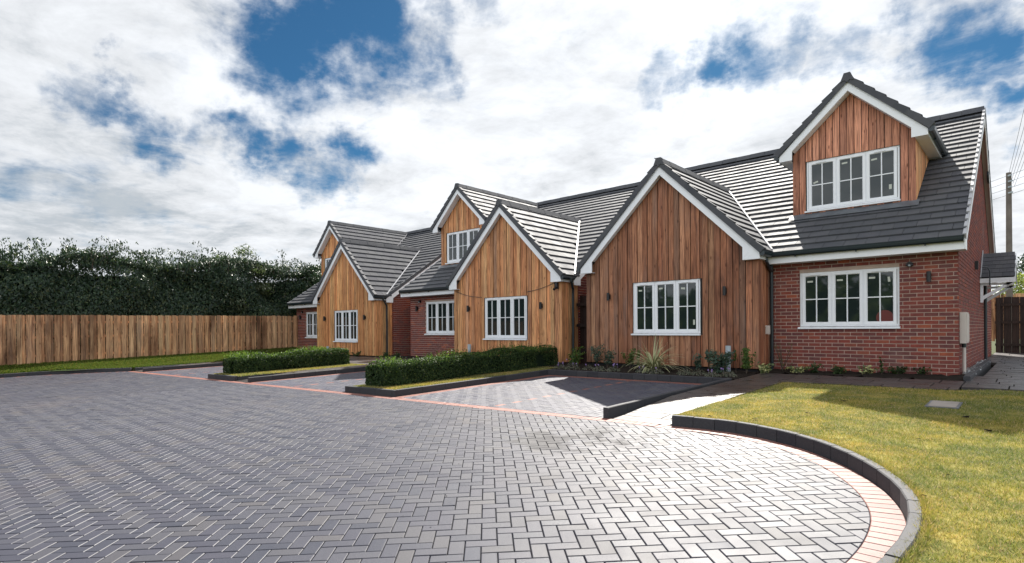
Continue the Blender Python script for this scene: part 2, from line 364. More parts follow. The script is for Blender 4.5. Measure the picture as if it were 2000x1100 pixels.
mat_leaf('leaf_light', [(0, (.045, .08, .022)), (.6, (.085, .14, .035)), (1, (.17, .22, .06))], .5, .4, .25)
mat_leaf('leaf_blue', [(0, (.03, .06, .045)), (.6, (.055, .095, .065)), (1, (.09, .13, .08))], .45, .25)
mat_leaf('leaf_spot', [(0, (.07, .10, .03)), (.45, (.10, .13, .04)), (.55, (.42, .42, .18)), (1, (.50, .48, .22))], .5, .2)
mat_leaf('leaf_cover', [(0, (.06, .08, .05)), (.5, (.11, .12, .08)), (.8, (.17, .14, .11)), (1, (.22, .20, .14))], .55, .2)
mat_leaf('leaf_lime', [(0, (.11, .14, .04)), (.6, (.19, .22, .06)), (1, (.28, .28, .09))], .5, .35)
mat_leaf('petal', [(0, (.30, .20, .55)), (1, (.42, .28, .62))], .6, .3)
plain('core_green', (.010, .018, .010), 1, .1)
plain('bark', (.09, .07, .055), .9, .2, var=.3, bumps=.8)
plain('pole_wood', (.17, .15, .13), .9, .2, var=.25, bumps=.5)
plain('cobble_white', (.45, .46, .47), .5, .4)

class MB:
    def __init__(s): s.v = []; s.f = []
    def add(s, vs, fs):
        o = len(s.v); s.v += [tuple(map(float, q)) for q in vs]; s.f += [tuple(o+i for i in f) for f in fs]
    def box(s, x0, x1, y0, y1, z0, z1):
        x0, x1 = min(x0, x1), max(x0, x1); y0, y1 = min(y0, y1), max(y0, y1); z0, z1 = min(z0, z1), max(z0, z1)
        s.add([(x0, y0, z0), (x1, y0, z0), (x1, y1, z0), (x0, y1, z0), (x0, y0, z1), (x1, y0, z1), (x1, y1, z1), (x0, y1, z1)],
              [(0, 3, 2, 1), (4, 5, 6, 7), (0, 1, 5, 4), (1, 2, 6, 5), (2, 3, 7, 6), (3, 0, 4, 7)])
        return s
    def prism(s, poly, d):
        """poly: list of 3D points (planar), d: extrusion vector"""
        n = len(poly); a = [Vector(p) for p in poly]; d = Vector(d)
        nn = Vector((0, 0, 0))
        for i in range(n): nn += a[i].cross(a[(i+1) % n])
        if nn.dot(d) < 0: a = a[::-1]
        s.add([*a, *[p+d for p in a]], [tuple(range(n))[::-1], tuple(range(n, 2*n))] + [(i, (i+1) % n, n+(i+1) % n, n+i) for i in range(n)])
        return s
    def tube(s, pts, r, n=8, cap=True):
        pts = [Vector(p) for p in pts]; rs = r if isinstance(r, (list, tuple)) else [r]*len(pts); o = len(s.v); vs = []; fs = []
        for i, p in enumerate(pts):
            t = (pts[min(i+1, len(pts)-1)]-pts[max(i-1, 0)]).normalized()
            a = t.orthogonal().normalized() if i == 0 else (a - t*a.dot(t)).normalized()
            b_ = t.cross(a)
            for k in range(n):
                an = 2*math.pi*k/n; vs.append(p+(a*math.cos(an)+b_*math.sin(an))*rs[i])
        for i in range(len(pts)-1):
            for k in range(n):
                fs.append((i*n+k, i*n+(k+1) % n, (i+1)*n+(k+1) % n, (i+1)*n+k))
        if cap: fs.append(tuple(range(n))[::-1]); fs.append(tuple(range((len(pts)-1)*n, len(pts)*n)))
        s.add(vs, fs); return s
    def mesh(s, name, origin=(0, 0, 0), smooth=False):
        me = bpy.data.meshes.new(name); o = origin
        me.from_pydata([(x-o[0], y-o[1], z-o[2]) for x, y, z in s.v], [], s.f); me.update()
        if smooth:
            me.polygons.foreach_set('use_smooth', [True]*len(me.polygons))
        return me
    def build(s, name, mat, parent=None, smooth=False, **kw):
        o = woff(parent); me = s.mesh(name, o, smooth); return link(name, me, mat, parent, **kw)
def woff(p):
    v = Vector((0, 0, 0))
    while p is not None: v += p.location; p = p.parent
    return v
def link(name, me, mat, parent=None, loc=None, **kw):
    if mat is not None and len(me.materials) == 0: me.materials.append(MATS[mat] if isinstance(mat, str) else mat)
    ob = bpy.data.objects.new(name, me); C.objects.link(ob); ob.parent = parent
    if loc is not None: ob.location = Vector(loc)-woff(parent)
    for k, v in kw.items(): ob[k] = v
    return ob
def thing(name, loc, label, category, group=None):
    o = bpy.data.objects.new(name, None); C.objects.link(o); o.location = loc; o['label'] = label; o['category'] = category
    if group: o['group'] = group
    return o
def np_mesh(name, V, F):
    """V (n,3), F (m,k) constant k"""
    me = bpy.data.meshes.new(name); k = F.shape[1]
    me.vertices.add(len(V)); me.vertices.foreach_set('co', V.astype(np.float32).ravel())
    me.loops.add(F.size); me.loops.foreach_set('vertex_index', F.astype(np.int32).ravel())
    me.polygons.add(len(F)); me.polygons.foreach_set('loop_start', np.arange(0, F.size, k, dtype=np.int32))
    me.update(calc_edges=True); return me

# clipping of convex polygons by half planes (2D): keep a*x+b*y<=c
def clip(poly, hp):
    for a, b_, c in hp:
        out = []; n = len(poly)
        for i in range(n):
            p, q = poly[i], poly[(i+1) % n]; dp = a*p[0]+b_*p[1]-c; dq = a*q[0]+b_*q[1]-c
            if dp <= 0: out.append(p)
            if (dp < 0 < dq) or (dq < 0 < dp):
                t = dp/(dp-dq); out.append((p[0]+t*(q[0]-p[0]), p[1]+t*(q[1]-p[1])))
        poly = out
        if len(poly) < 3: return []
    return poly
def area(p): return abs(sum(p[i][0]*p[(i+1) % len(p)][1]-p[(i+1) % len(p)][0]*p[i][1] for i in range(len(p))))/2
def hps(poly):
    """half planes of a convex polygon"""
    A = sum(poly[i][0]*poly[(i+1) % len(poly)][1]-poly[(i+1) % len(poly)][0]*poly[i][1] for i in range(len(poly)))
    if A < 0: poly = poly[::-1]
    out = []
    for i in range(len(poly)):
        p, q = poly[i], poly[(i+1) % len(poly)]; a, b_ = q[1]-p[1], -(q[0]-p[0]); out.append((a, b_, a*p[0]+b_*p[1]))
    return out
def sheet(name, poly, dz, mat, thick=0.0, parent=None, **kw):
    m = MB()
    if thick: m.prism([(x, y, zt(x, y)+dz-thick) for x, y in poly], (0, 0, thick))
    else: m.add([(x, y, zt(x, y)+dz) for x, y in poly], [tuple(range(len(poly)))])
    return m.build(name, mat, parent, **kw)

# ------------------------------------------------------------------ ground
def build_ground():
    xs = [-900, -300, -120, -60, -35, -20, -4, 5, 30, 100, 300, 900]; ys = [-900, -300, -100, -40, -20, 0, 13.3, 30, 60, 150, 400, 900]
    m = MB(); m.add([(x, y, zt(x, y)-.16) for y in ys for x in xs], [(j*12+i, j*12+i+1, j*12+i+13, j*12+i+12) for j in range(11) for i in range(11)])
    m.build('ground', 'far_ground', kind='structure')
build_ground()

RL0, RL1 = (-22.6, 5.56), (-3.30, 6.66)               # outer edge of the red band across the driveways
def rl(x): return RL0[1]+(RL1[1]-RL0[1])*(x-RL0[0])/(RL1[0]-RL0[0])
# kerb curve (inner face) round the lawn
KC = [(-3.35, 6.60), (-2.9, 6.63), (-2.38, 6.55), (-1.78, 6.25), (-1.30, 5.80), (-.98, 5.36), (-.76, 4.93), (-.62, 4.50), (-.56, 4.05), (-.56, 3.6), (-.62, 3.1), (-.76, 2.55), (-1.0, 2.0), (-1.35, 1.45), (-1.8, .95), (-2.4, .45), (-3.1, .05), (-4.2, -.4), (-6, -.9)]
def catmull(P, n=8):
    out = []
    for i in range(len(P)-1):
        p0, p1, p2, p3 = [Vector((*P[min(max(k, 0), len(P)-1)], 0)) for k in (i-1, i, i+1, i+2)]
        for j in range(n):
            t = j/n; out.append(tuple((.5*((2*p1)+(p2-p0)*t+(2*p0-5*p1+4*p2-p3)*t*t+(3*p1-p0-3*p2+p3)*t**3))[:2]))
    out.append(P[-1]); return out
def resample(P, step):
    P = [Vector((p[0], p[1])) for p in P]; out = [P[0].copy()]; acc = 0
    for a, b_ in zip(P, P[1:]):
        d = (b_-a).length
        while acc+d >= step:
            t = (step-acc)/d; a = a.lerp(b_, t); out.append(a.copy()); d = (b_-a).length; acc = 0
        acc += d
    return out
def offset(P, d):
    out = []
    for i, p in enumerate(P):
        t = (Vector(P[min(i+1, len(P)-1)])-Vector(P[max(i-1, 0)])).normalized(); out.append((p[0]-t.y*d, p[1]+t.x*d))
    return out
KCs = catmull(KC)
INN = offset(KCs, -.205)                                # inner edge of the red soldier course
COURT = [(-24.02, -.95), (-24.05, 3.1), (-22.62, 5.36), (-3.42, rl(-3.42)-.205)] + [p for p in INN[::3] if p[0] > -2.45 or p[1] < 3]

CAMP = Vector((0, 0, EYE))
def in_view(x, y, z=0, mar=.12):
    d = Vector((x, y, z))-CAMP; f = d.dot(fw)
    return f > .5 and abs(d.dot(lt)/f) < .9+mar and -(.42+mar) < d.z/f

def block(poly, top, depth, cham):
    """verts and faces of a paving block with a chamfered rim; poly is 2D, top(x,y) gives height"""
    n = len(poly); cx = sum(p[0] for p in poly)/n; cy = sum(p[1] for p in poly)/n
    def ins(d):
        out = []
        for i in range(n):
            p0, p, p1 = Vector(poly[i-1]), Vector(poly[i]), Vector(poly[(i+1) % n])
            e0 = (p-p0).normalized(); e1 = (p1-p).normalized(); n0 = Vector((-e0.y, e0.x)); n1 = Vector((-e1.y, e1.x))
            k = 1+n0.dot(n1)
            out.append(p+(n0+n1)*(d/max(k, .3)))
        return out
    A = sum(poly[i][0]*poly[(i+1) % n][1]-poly[(i+1) % n][0]*poly[i][1] for i in range(n))
    if A < 0: poly = poly[::-1]
    a = ins(.0); b_ = ins(cham)
    vs = [(p[0], p[1], top(*p)-depth) for p in a]+[(p[0], p[1], top(*p)-cham*.8) for p in a]+[(p[0], p[1], top(*p)) for p in b_]
    fs = [tuple(2*n+i for i in range(n))]
    for i in range(n):
        j = (i+1) % n; fs += [(i, j, n+j, n+i), (n+i, n+j, 2*n+j, 2*n+i)]
    return vs, fs

def herring(region, hp, ang, origin, gap=.0058, extra=False):
    """convex polygon hp region; yields clipped block outlines (2D) with the pattern turned by ang"""
    ca, sa = math.cos(ang), math.sin(ang); xs = [((x-origin[0])*ca+(y-origin[1])*sa, -(x-origin[0])*sa+(y-origin[1])*ca) for x, y in region]
    i0, i1 = int(min(p[0] for p in xs)*10)-2, int(max(p[0] for p in xs)*10)+2; j0, j1 = int(min(p[1] for p in xs)*10)-2, int(max(p[1] for p in xs)*10)+2
    for j in range(j0, j1):
        for i in range(i0, i1):
            v = (i+j) % 4
            if v == 0: r_ = (i, i+2, j, j+1)
            elif v == 2: r_ = (i, i+1, j, j+2)
            else: continue
            x0, x1, y0, y1 = [k*.1 for k in r_]; x0 += gap/2; x1 -= gap/2; y0 += gap/2; y1 -= gap/2
            q = [(origin[0]+x*ca-y*sa, origin[1]+x*sa+y*ca) for x, y in ((x0, y0), (x1, y0), (x1, y1), (x0, y1))]
            cx, cy = (q[0][0]+q[2][0])/2, (q[0][1]+q[2][1])/2
            if not in_view(cx, cy, zt(cx, cy)): continue
            cl = q if all(a*px+b_*py <= c for a, b_, c in hp for px, py in q) else clip(q, hp)
            if extra and cx > -3.62: cl = clip(cl, [(0, 1, 6.408)])
            if len(cl) >= 3 and area(cl) > .0006: yield (cx, cy), cl, cl is q, v, i, j

def paving():
    root = sheet('courtyard', COURT+[], -.016, 'joint_sand', kind='structure')
    hp = hps(COURT); L_ = list(herring(COURT, hp, R(45), (-1.02, 3.5), extra=True))
    L_.sort(key=lambda e: (e[0][0]**2+e[0][1]**2))
    meshes = {}
    stuff = MB(); cnt = 0
    for (cx, cy), cl, full, v, i, j in L_:
        ta, tb, dz = random.gauss(0, .004), random.gauss(0, .004), random.gauss(0, .0009)
        d = math.hypot(cx, cy); cham = .0042*min(1, max(.3, 1-(d-5)/11))
        if full and cnt < 300:
            cnt += 1
            cham = .0042
            if v not in meshes:
                lp = [(p[0]-cx, p[1]-cy) for p in cl]; mm = MB(); mm.add(*block(lp, lambda x, y: 0, .03, cham)); meshes[v] = mm.mesh('paver'); meshes[v].materials.append(MATS['paver_single'])
            o = link('paver', meshes[v], None, root, loc=(cx, cy, zt(cx, cy)+dz)); o.rotation_euler = (G+ta, -GX+tb, 0)
        else:
            z0 = zt(cx, cy)+dz
            if d < 15:
                stuff.add(*block(cl, lambda x, y: z0+(x-cx)*(GX+tb)+(y-cy)*(G+ta), .014, cham))
            else:
                n = len(cl); ps = [(x, y, z0+(x-cx)*(GX+tb)+(y-cy)*(G+ta)) for x, y in cl]; lo = [(x, y, z-.014) for x, y, z in ps]
                stuff.add(ps+lo, [tuple(range(n))]+[(a, n+a, n+(a+1) % n, (a+1) % n) for a in range(n)])
    stuff.build('paver', 'paver_field', root, kind='stuff')
paving()

def red_course(name, P, width, label, step=.103, sign=1, single=False):
    """soldier course along the polyline P, blocks of the given width laid on its left (sign +1) or right"""
    P = resample(P, step); Q = offset([tuple(p) for p in P], width*sign)
    root = MB(); n = len(P)
    root.add([(p[0], p[1], zt(*p)-.015) for p in P]+[(q[0], q[1], zt(*q)-.015) for q in Q], [(i, i+1, n+i+1, n+i) for i in range(n-1)])
    ro = root.build(name, 'joint_sand', kind='structure')
    st = MB(); c = 0
    for i in range(n-1):
        a, b_, c_, d = Vector(P[i]), Vector(P[i+1]), Vector(Q[i+1]), Vector(Q[i]); m = (a+b_+c_+d)/4
        if not in_view(m.x, m.y, 0, .3): continue
        cl = [tuple(m+(p-m)*(1-.025)) for p in (a, b_, c_, d)]
        A = sum(cl[k][0]*cl[(k+1) % 4][1]-cl[(k+1) % 4][0]*cl[k][1] for k in range(4))
        if A < 0: cl = cl[::-1]
        dz = random.gauss(0, .0008)
        blk = block(cl, lambda x, y: zt(x, y)+dz, .014, .005)
        if m.length < 7.5 and single and c < 300:
            mm = MB(); mm.add(*blk); mm.build('paver', 'paver_red_glare_single', ro); c += 1
        else: st.add(*blk)
    if st.v: st.build('paver', 'paver_red_glare' if single else 'paver_red', ro, kind='stuff')  # single: red blocks with sun glare put into the colour
line = lambda a, b_: [tuple(Vector(a).lerp(Vector(b_), t/40)) for t in range(41)]
red_course('red_paver_course', [(-3.52, 6.43)]+[p for p in INN if p[1] > -1], .20, '', single=True)
red_course('red_paver_band', line((-22.55, rl(-22.55)), (-3.455, rl(-3.455))), .20, '', sign=-1)

def drive(x0, x1, y1, dash, ang=0):
    yb = max(rl(x0), rl(x1))+.40
    reg = [(x0+.2, rl(x0)+.004), (x1, rl(x1)+.004), (x1, y1-.2), (x0+.2, y1-.2)]
    root = sheet('driveway', [(x0-.02, rl(x0)), (x1+.02, rl(x1)), (x1+.02, y1+.02), (x0-.02, y1+.02)], -.0165, 'joint_sand', kind='structure')
    st = MB(); rd = MB(); hp = hps(reg)
    for (cx, cy), cl, full, v, i, j in herring(reg, hp, 0, (dash, 6.0)):
        n = len(cl); z0 = random.gauss(0, .0008); ps = [(x, y, zt(x, y)+z0) for x, y in cl]; lo = [(x, y, z-.015) for x, y, z in ps]
        red = (v == 2 and i == 0)
        tgt = rd if red else st
        if math.hypot(cx, cy) < 12: tgt.add(*block(cl, lambda x, y: zt(x, y)+z0, .015, .004))
        else: tgt.add(ps+lo, [tuple(range(n))]+[(a, n+a, n+(a+1) % n, (a+1) % n) for a in range(n)])
    st.build('paver', 'paver_drive', root, kind='stuff'); rd.build('red_paver', 'paver_red', root, kind='stuff')  # same grey blocks, colour lifted to offset the shade of the houses
    # red edging along the strip side and the back
    for P in (line((x0+.2, rl(x0)+.02), (x0+.2, y1)), line((x0+.2, y1-.2), (x1, y1-.2))):
        Pn = resample(P, .103); e = MB()
        vert = abs(P[0][0]-P[-1][0]) < .01
        for a, b_ in zip(Pn, Pn[1:]):
            if vert: cl = [(x0+.003, a.y+.002), (x0+.197, a.y+.002), (x0+.197, b_.y-.002), (x0+.003, b_.y-.002)]
            else: cl = [(a.x+.002, y1-.197), (b_.x-.002, y1-.197), (b_.x-.002, y1-.003), (a.x+.002, y1-.003)]
            e.add(*block(cl, lambda x, y: zt(x, y), .015, .004))
        e.build('red_paver', 'paver_red', root, kind='stuff')
drive(-8.80, -4.38, 10.93, -6.46)
drive(-14.42, -10.48, 11.2, -12.48)
drive(-21.68, -16.88, 11.2, -19.28)

# kerbs: rows of blocks along a polyline, inner face on the polyline, body to the given side
def kerb(P, top=.115, w=.075, side=1, step=.60, tops=None, name='kerb'):
    ro = MB(); P = [tuple(p) for p in P]; 
    seg = resample(P, step) 
    if (Vector(P[-1])-seg[-1]).length > .08: seg.append(Vector(P[-1]))
    a0 = seg[0]; root = MB().prism([(a0.x, a0.y, zt(*a0)-.12), (a0.x+.02, a0.y, zt(*a0)-.12), (a0.x, a0.y+.02, zt(*a0)-.12)], (0, 0, .02)).build(name, 'kerb_concrete', kind='structure')
    for i in range(len(seg)-1):
        a, b_ = seg[i], seg[i+1]; t = (b_-a); ln = t.length; t.normalize(); nrm = Vector((-t.y, t.x))*side
        a1, b1 = a+t*.003, b_-t*.003
        h = top if tops is None else tops(i/(len(seg)-1)); ch = .008
        q = [a1, b1, b1+nrm*w, a1+nrm*w]
        mm = MB(); dz = random.gauss(0, .0015)
        zl = [zt(*p)-.10 for p in q]; zh = [zt(*p)+h+dz for p in q]
        q2 = [a1+nrm*ch, b1+nrm*ch, b1+nrm*(w-ch), a1+nrm*(w-ch)]
        vs = [(p.x, p.y, z) for p, z in zip(q, zl)]+[(p.x, p.y, z-ch) for p, z in zip(q, zh)]+[(p.x, p.y, z) for p, z in zip(q2, zh)]
        fs = [(8, 9, 10, 11)]
        for k in range(4):
            l = (k+1) % 4; fs += [(k, l, 4+l, 4+k), (4+k, 4+l, 8+l, 8+k)]
        mm.add(vs, fs); mm.build('kerb_block', 'kerb_concrete', root)
KT = .12
kerb([KCs[0]]+[p for p in KCs[1:] if p[1] > -.5], KT+.008, .075, 1, .27)                 # round the lawn
# strip between the middle and right driveways
S2 = [(-10.40, rl(-10.4)+.42), (-8.82, rl(-8.82)+.42)]
kerb(line((-10.42, rl(-10.42)+.03), (-8.84, rl(-8.84)+.03)), KT, .08, 1, .5)
kerb(line((-8.86, rl(-8.84)+.11), (-8.86, 10.96)), KT, .075, 1, .6)
kerb(line((-10.34, rl(-10.4)+.11), (-10.34, 11.2)), KT, .075, 1, .6)
kerb(line((-8.88, 10.95), (-4.30, 10.95)), KT+.01, .075, 1, .3)
# kerb beside the right path, starting high at the road
kerb(line((-4.30, rl(-4.3)+.02), (-4.30, 10.95)), KT+.02, .08, 1, .5)
# middle strip and its path
kerb(line((-16.86, rl(-16.8)+.03), (-15.26, rl(-15.3)+.03)), KT, .08, 1, .5)
kerb(line((-14.50, rl(-14.5)+.03), (-14.50, 11.0)), KT, .08, 1, .6)
kerb(line((-16.80, rl(-16.8)+.11), (-16.80, 10.0)), KT, .075, 1, .6)
kerb(line((-15.25, rl(-15.25)+.11), (-15.25, 10.0)), KT-.012, .05, 1, .9)
kerb(line((-22.57, rl(-22.5)+.05), (-22.57, 11.0)), KT-.012, .05, 1, .9)
MB().box(-3.39, -3.362, 6.68, 10.98, .05, .10).build('soil_edge', 'soil', kind='structure')
# left path
kerb(line((-21.76, rl(-21.7)+.03), (-21.76, 11.0)), KT, .08, 1, .6)
kerb(line((-24.04, -3), (-24.06, 3.1))+line((-24.06, 3.1), (-23.72, 4.0))[1:]+line((-23.72, 4.0), (-22.62, 5.50))[1:], KT, .08, 1, .6)
red_course('red_paver_course', line((-23.98, -1), (-24.0, 3.1))+line((-24.0, 3.1), (-23.66, 3.98))[1:]+line((-23.66, 3.98), (-22.6, 5.42))[1:], .2, '', sign=-1)

# paths: sunken start at the road, then flush with the kerb top
def zp(x, y, y0): return zt(x, y)+min(max((y-y0)/1.7, .02), 1)*KT
def slabs(name, rects, y0):
    root = None; 
    for k, (x0, x1, ya, yb) in enumerate(rects):
        m = MB(); g = .009; q = [(x0+g, ya+g), (x1-g, ya+g), (x1-g, yb-g), (x0+g, yb-g)]
        if root is None:
            xs0 = min(r_[0] for r_ in rects); xs1 = max(r_[1] for r_ in rects)
            root = MB().prism([(xs0, rects[0][2], zt(xs0, rects[0][2])-.09), (xs1, rects[0][2], zt(xs1, rects[0][2])-.09), (xs1, rects[0][3], zt(xs1, rects[0][3])-.09)], (0, 0, .02)).build(name, 'joint_sand', kind='structure')
        tl = random.gauss(0, .002); a = [(x, y, zp(x, y, y0)+tl) for x, y in q]; b2 = [(x, y, z-.07) for x, y, z in a]
        m.add(a+b2, [(0, 1, 2, 3)]+[(i, 4+i, 4+(i+1) % 4, (i+1) % 4) for i in range(4)])
        m.build('slab', 'slab_stone', root)
def rows(x0, x1, y0, y1, seed):
    rr = random.Random(seed); out = []; y = y0; k = 0
    while y < y1-.05:
        h = min(rr.choice([.29, .29, .44, .58]), y1-y); h = y1-y if y1-y-h < .15 else h
        x = x0
        if x1-x0 > 1.3:
            x = x0-(rr.random()*.4)
            while x < x1-.02:
                w = rr.choice([.44, .58, .87]); a, b_ = max(x, x0), min(x+w, x1)
                if b_-a > .08: out.append((a, b_, y, y+h))
                x += w
        else:
            s = x0+(x1-x0)*rr.choice([.33, .5, .66, 1, 1])
            out.append((x0, s, y, y+h)); 
            if s < x1-.05: out.append((s, x1, y, y+h))
        y += h; k += 1
    return out
PB = [(-4.22, 6.64), (-3.35, 6.69)]
slabs('path', rows(-4.22, -3.36, 6.60, 11.0, 3)+rows(-4.22, -.86, 11.0, 12.35, 4), 6.7)
slabs('side_path', rows(-.86, 3.0, 11.40, 13.3, 5)+rows(-.69, 3.0, 13.3, 18.7, 6)+rows(-1.0, 3.0, 18.7, 26.0, 16), 0)
slabs('path', rows(-15.24, -14.58, 5.99, 10.0, 8)+rows(-17.9, -14.58, 10.0, 12.3, 18), 6.0)
slabs('path', rows(-22.56, -21.84, 5.57, 11.0, 9)+rows(-22.9, -17.95, 11.2, 12.3, 19), 5.6)
def small_blocks():   # short row of little setts where the path meets the road
    for x0, x1 in ((-4.22, -3.42), (-15.24, -14.58), (-20.0, -19.21)):
        pass
# lawns, strips, beds
LAWNP = [(p[0], p[1]) for p in offset(KCs, .078) if p[1] > -.6 or p[0] < -3]
lawn_poly = [(-3.40, 6.78)]+[p for p in LAWNP if p[0] > -3.3 or p[1] < 2]+[(-6.2, -4), (6, -4), (6, 10.9), (-.5, 11.33), (-1.0, 10.99), (-3.42, 10.99)]
def tri_sheet(name, poly, dz, mat, **kw):
    from mathutils.geometry import tessellate_polygon
    t = tessellate_polygon([[Vector((x, y, 0)) for x, y in poly]]); m = MB(); m.add([(x, y, zt(x, y)+dz) for x, y in poly], [tuple(f) for f in t]); return m.build(name, mat, **kw)
LZ = .105
def inside(poly, X, Y):
    ins = np.zeros(len(X), bool); n = len(poly)
    for i in range(n):
        x0, y0 = poly[i]; x1, y1 = poly[(i+1) % n]
        c = ((y0 > Y) != (y1 > Y)) & (X < (x1-x0)*(Y-y0)/((y1-y0) if y1 != y0 else 1e-9)+x0); ins ^= c
    return ins
def blades(name, poly, n, h, w, mat, seed, dens=None, label=None, parent=None, base=LZ, lift=False):
    rg = np.random.default_rng(seed); xs = [p[0] for p in poly]; ys = [p[1] for p in poly]
    X = rg.uniform(min(xs), max(xs), n); Y = rg.uniform(min(ys), max(ys), n); k = inside(poly, X, Y)
    if dens is not None: k &= rg.random(n) < dens(X, Y)
    X, Y = X[k], Y[k]; N = len(X)
    fwv = -np.sin(YAW)*X+np.cos(YAW)*Y; lat = np.cos(YAW)*X+np.sin(YAW)*Y; k = (fwv > .4) & (np.abs(lat/np.maximum(fwv, .1)) < 1.05); X, Y = X[k], Y[k]; N = len(X)
    Z = zta(X, Y)+base-.005+(bank(X, Y) if lift else 0); a = rg.uniform(0, 2*np.pi, N); hh = h*rg.uniform(.5, 1.25, N); dist = np.hypot(X, Y); ww = w*rg.uniform(.7, 1.4, N)*(1+dist*.07)
    lx = rg.normal(0, .6, N)*hh; ly = rg.normal(0, .6, N)*hh
    V = np.empty((N, 3, 3)); dx, dy = np.cos(a)*ww, np.sin(a)*ww
    V[:, 0] = np.c_[X-dx, Y-dy, Z]; V[:, 1] = np.c_[X+dx, Y+dy, Z]; V[:, 2] = np.c_[X+lx, Y+ly, Z+hh]
    me = np_mesh(name, V.reshape(-1, 3), np.arange(N*3).reshape(-1, 3)); return link(name, me, mat, parent, kind='stuff', **({'label': label} if label else {}))
def bank(X, Y):
    kx = np.where(Y < 3.1, -24.1, np.where(Y < 5.6, -24.1+(Y-3.1)*.6, -22.6)); f = -24.45-.115*(Y+2.5); kx = np.minimum(kx, f+1.6)
    return .22*np.clip((kx-X)/(kx-f), 0, 1)
def grass_area(poly, n, h, w, lush, seed, dens=None, nm='lawn', lab=''):
    tri_sheet(nm, poly, LZ, 'lush_base' if lush else 'lawn_base', kind='structure')
    o = blades('grass', poly, n, h, w, 'lush_blades' if lush else 'lawn_blades', seed, dens); o['label'] = lab; o['category'] = 'grass'
MH = (-1.05, -.70, 9.02, 9.62)
def dl(X, Y):
    d = np.hypot(X, Y); m = (X > MH[0]) & (X < MH[1]) & (Y > MH[2]) & (Y < MH[3])
    return np.where(m, 0, np.clip(5.5/d, .25, 1))
tri_sheet('soil_edge', [(-3.42, 6.68)]+[p for p in offset(KCs, .07) if p[0] > -3.3]+[(-6.2, -4), (6, -4), (6, 10.95), (-3.42, 10.99)], LZ-.035, 'soil', kind='structure')
grass_area(lawn_poly, 1500000, .027, .0019, False, 21, dl, 'lawn', 'short yellow green lawn turf in front of the right house')
S2P = [(-10.26, rl(-10.3)+.12), (-8.94, rl(-8.9)+.12), (-8.94, 11.6), (-10.26, 11.6)]
grass_area(S2P, 90000, .035, .003, False, 22, None, 'grass_strip', 'grass beside the hedge between the middle and right driveways')
S1P = [(-16.72, rl(-16.7)+.12), (-15.25, rl(-15.3)+.12), (-15.25, 9.95), (-16.72, 9.95)]
grass_area(S1P, 60000, .035, .004, False, 23, None, 'grass_strip', 'grass beside the far hedge left of the middle path')
LFP = [(-24.95, -3), (-24.12, -3), (-24.14, 3.12), (-23.8, 4.1), (-22.66, 5.6), (-22.62, 11.2), (-23.4, 11.2), (-23.4, 12.5), (-26.3, 13.2)]
def bank_sheet():
    ys = np.arange(-3, 13.3, .3); m = MB(); n = 9; vs = []
    for y in ys:
        kx = -24.12 if y < 3.1 else (-24.14+(y-3.1)*.6 if y < 5.6 else -22.62); f = -24.47-.115*(y+2.5)
        for i in range(n):
            x = kx+(f-kx)*i/(n-1); vs.append((x, y, zt(x, y)+LZ+float(bank(np.array(x), np.array(y)))))
    m.add(vs, [(j*n+i, j*n+i+1, (j+1)*n+i+1, (j+1)*n+i) for j in range(len(ys)-1) for i in range(n-1)]); m.build('grass_bank', 'lush_base', kind='structure', smooth=True)
bank_sheet()
_o = blades('grass', LFP, 220000, .06, .006, 'lush_blades', 24, lift=True); _o['label'] = 'long green grass along the foot of the board fence'; _o['category'] = 'grass'
# blades hanging over the kerb edge
_e = [tuple(p) for p in offset(KCs, .055) if p[0] > -3.4 and p[1] > 2.2]; _f = [tuple(p) for p in offset(KCs, .12) if p[0] > -3.4 and p[1] > 2.2]
_o = blades('grass_edge', _e+_f[::-1], 330000, .042, .0022, 'lawn_blades', 77, base=LZ); _o['label'] = 'ragged turf edge hanging over the curved kerb'; _o['category'] = 'grass'
# manhole cover in the lawn
mh = thing('manhole_cover', ((MH[0]+MH[1])/2, (MH[2]+MH[3])/2, zt(-.9, 9.3)+LZ), 'square concrete inspection cover let into the lawn', 'manhole cover')
MB().prism([(x, y, zt(x, y)+LZ+.002) for x, y in ((MH[0], MH[2]), (MH[1], MH[2]), (MH[1], MH[3]), (MH[0], MH[3]))], (0, 0, .012)).build('frame', 'lead', mh)
plain('cover_concrete', (.30, .26, .23), .8, .3, var=.2, bumps=.5)
MB().prism([(x, y, zt(x, y)+LZ+.004) for x, y in ((MH[0]+.03, MH[2]+.03), (MH[1]-.03, MH[2]+.03), (MH[1]-.03, MH[3]-.03), (MH[0]+.03, MH[3]-.03))], (0, 0, .016)).build('lid', 'cover_concrete', mh)
# planting beds
def bed(poly, dz):
    m = MB(); xs = [p[0] for p in poly]; ys = [p[1] for p in poly]; nx = max(2, int((max(xs)-min(xs))/.08)); ny = max(2, int((max(ys)-min(ys))/.08))
    x0, x1, y0, y1 = min(xs), max(xs), min(ys), max(ys)
    vs = [(x0+(x1-x0)*i/nx, y0+(y1-y0)*j/ny) for j in range(ny+1) for i in range(nx+1)]
    m.add([(x, y, zt(x, y)+dz+random.gauss(0, .012)) for x, y in vs], [(j*(nx+1)+i, j*(nx+1)+i+1, (j+1)*(nx+1)+i+1, (j+1)*(nx+1)+i) for j in range(ny) for i in range(nx)])
    m.build('soil_bed', 'soil', kind='structure')
bed([(-8.9, 11.02), (-4.24, 12.75)], KT+.0); bed([(-4.24, 12.36), (-.88, 13.4)], KT); bed([(-10.3, 11.2), (-8.85, 12.7)], KT)
bed([(-24, 12.3), (-10.2, 13.4)], KT-.01)
kerb(line((-.80, 12.40), (-.80, 18.6)), KT+.08, .10, 1, 3.2)
st = MB()
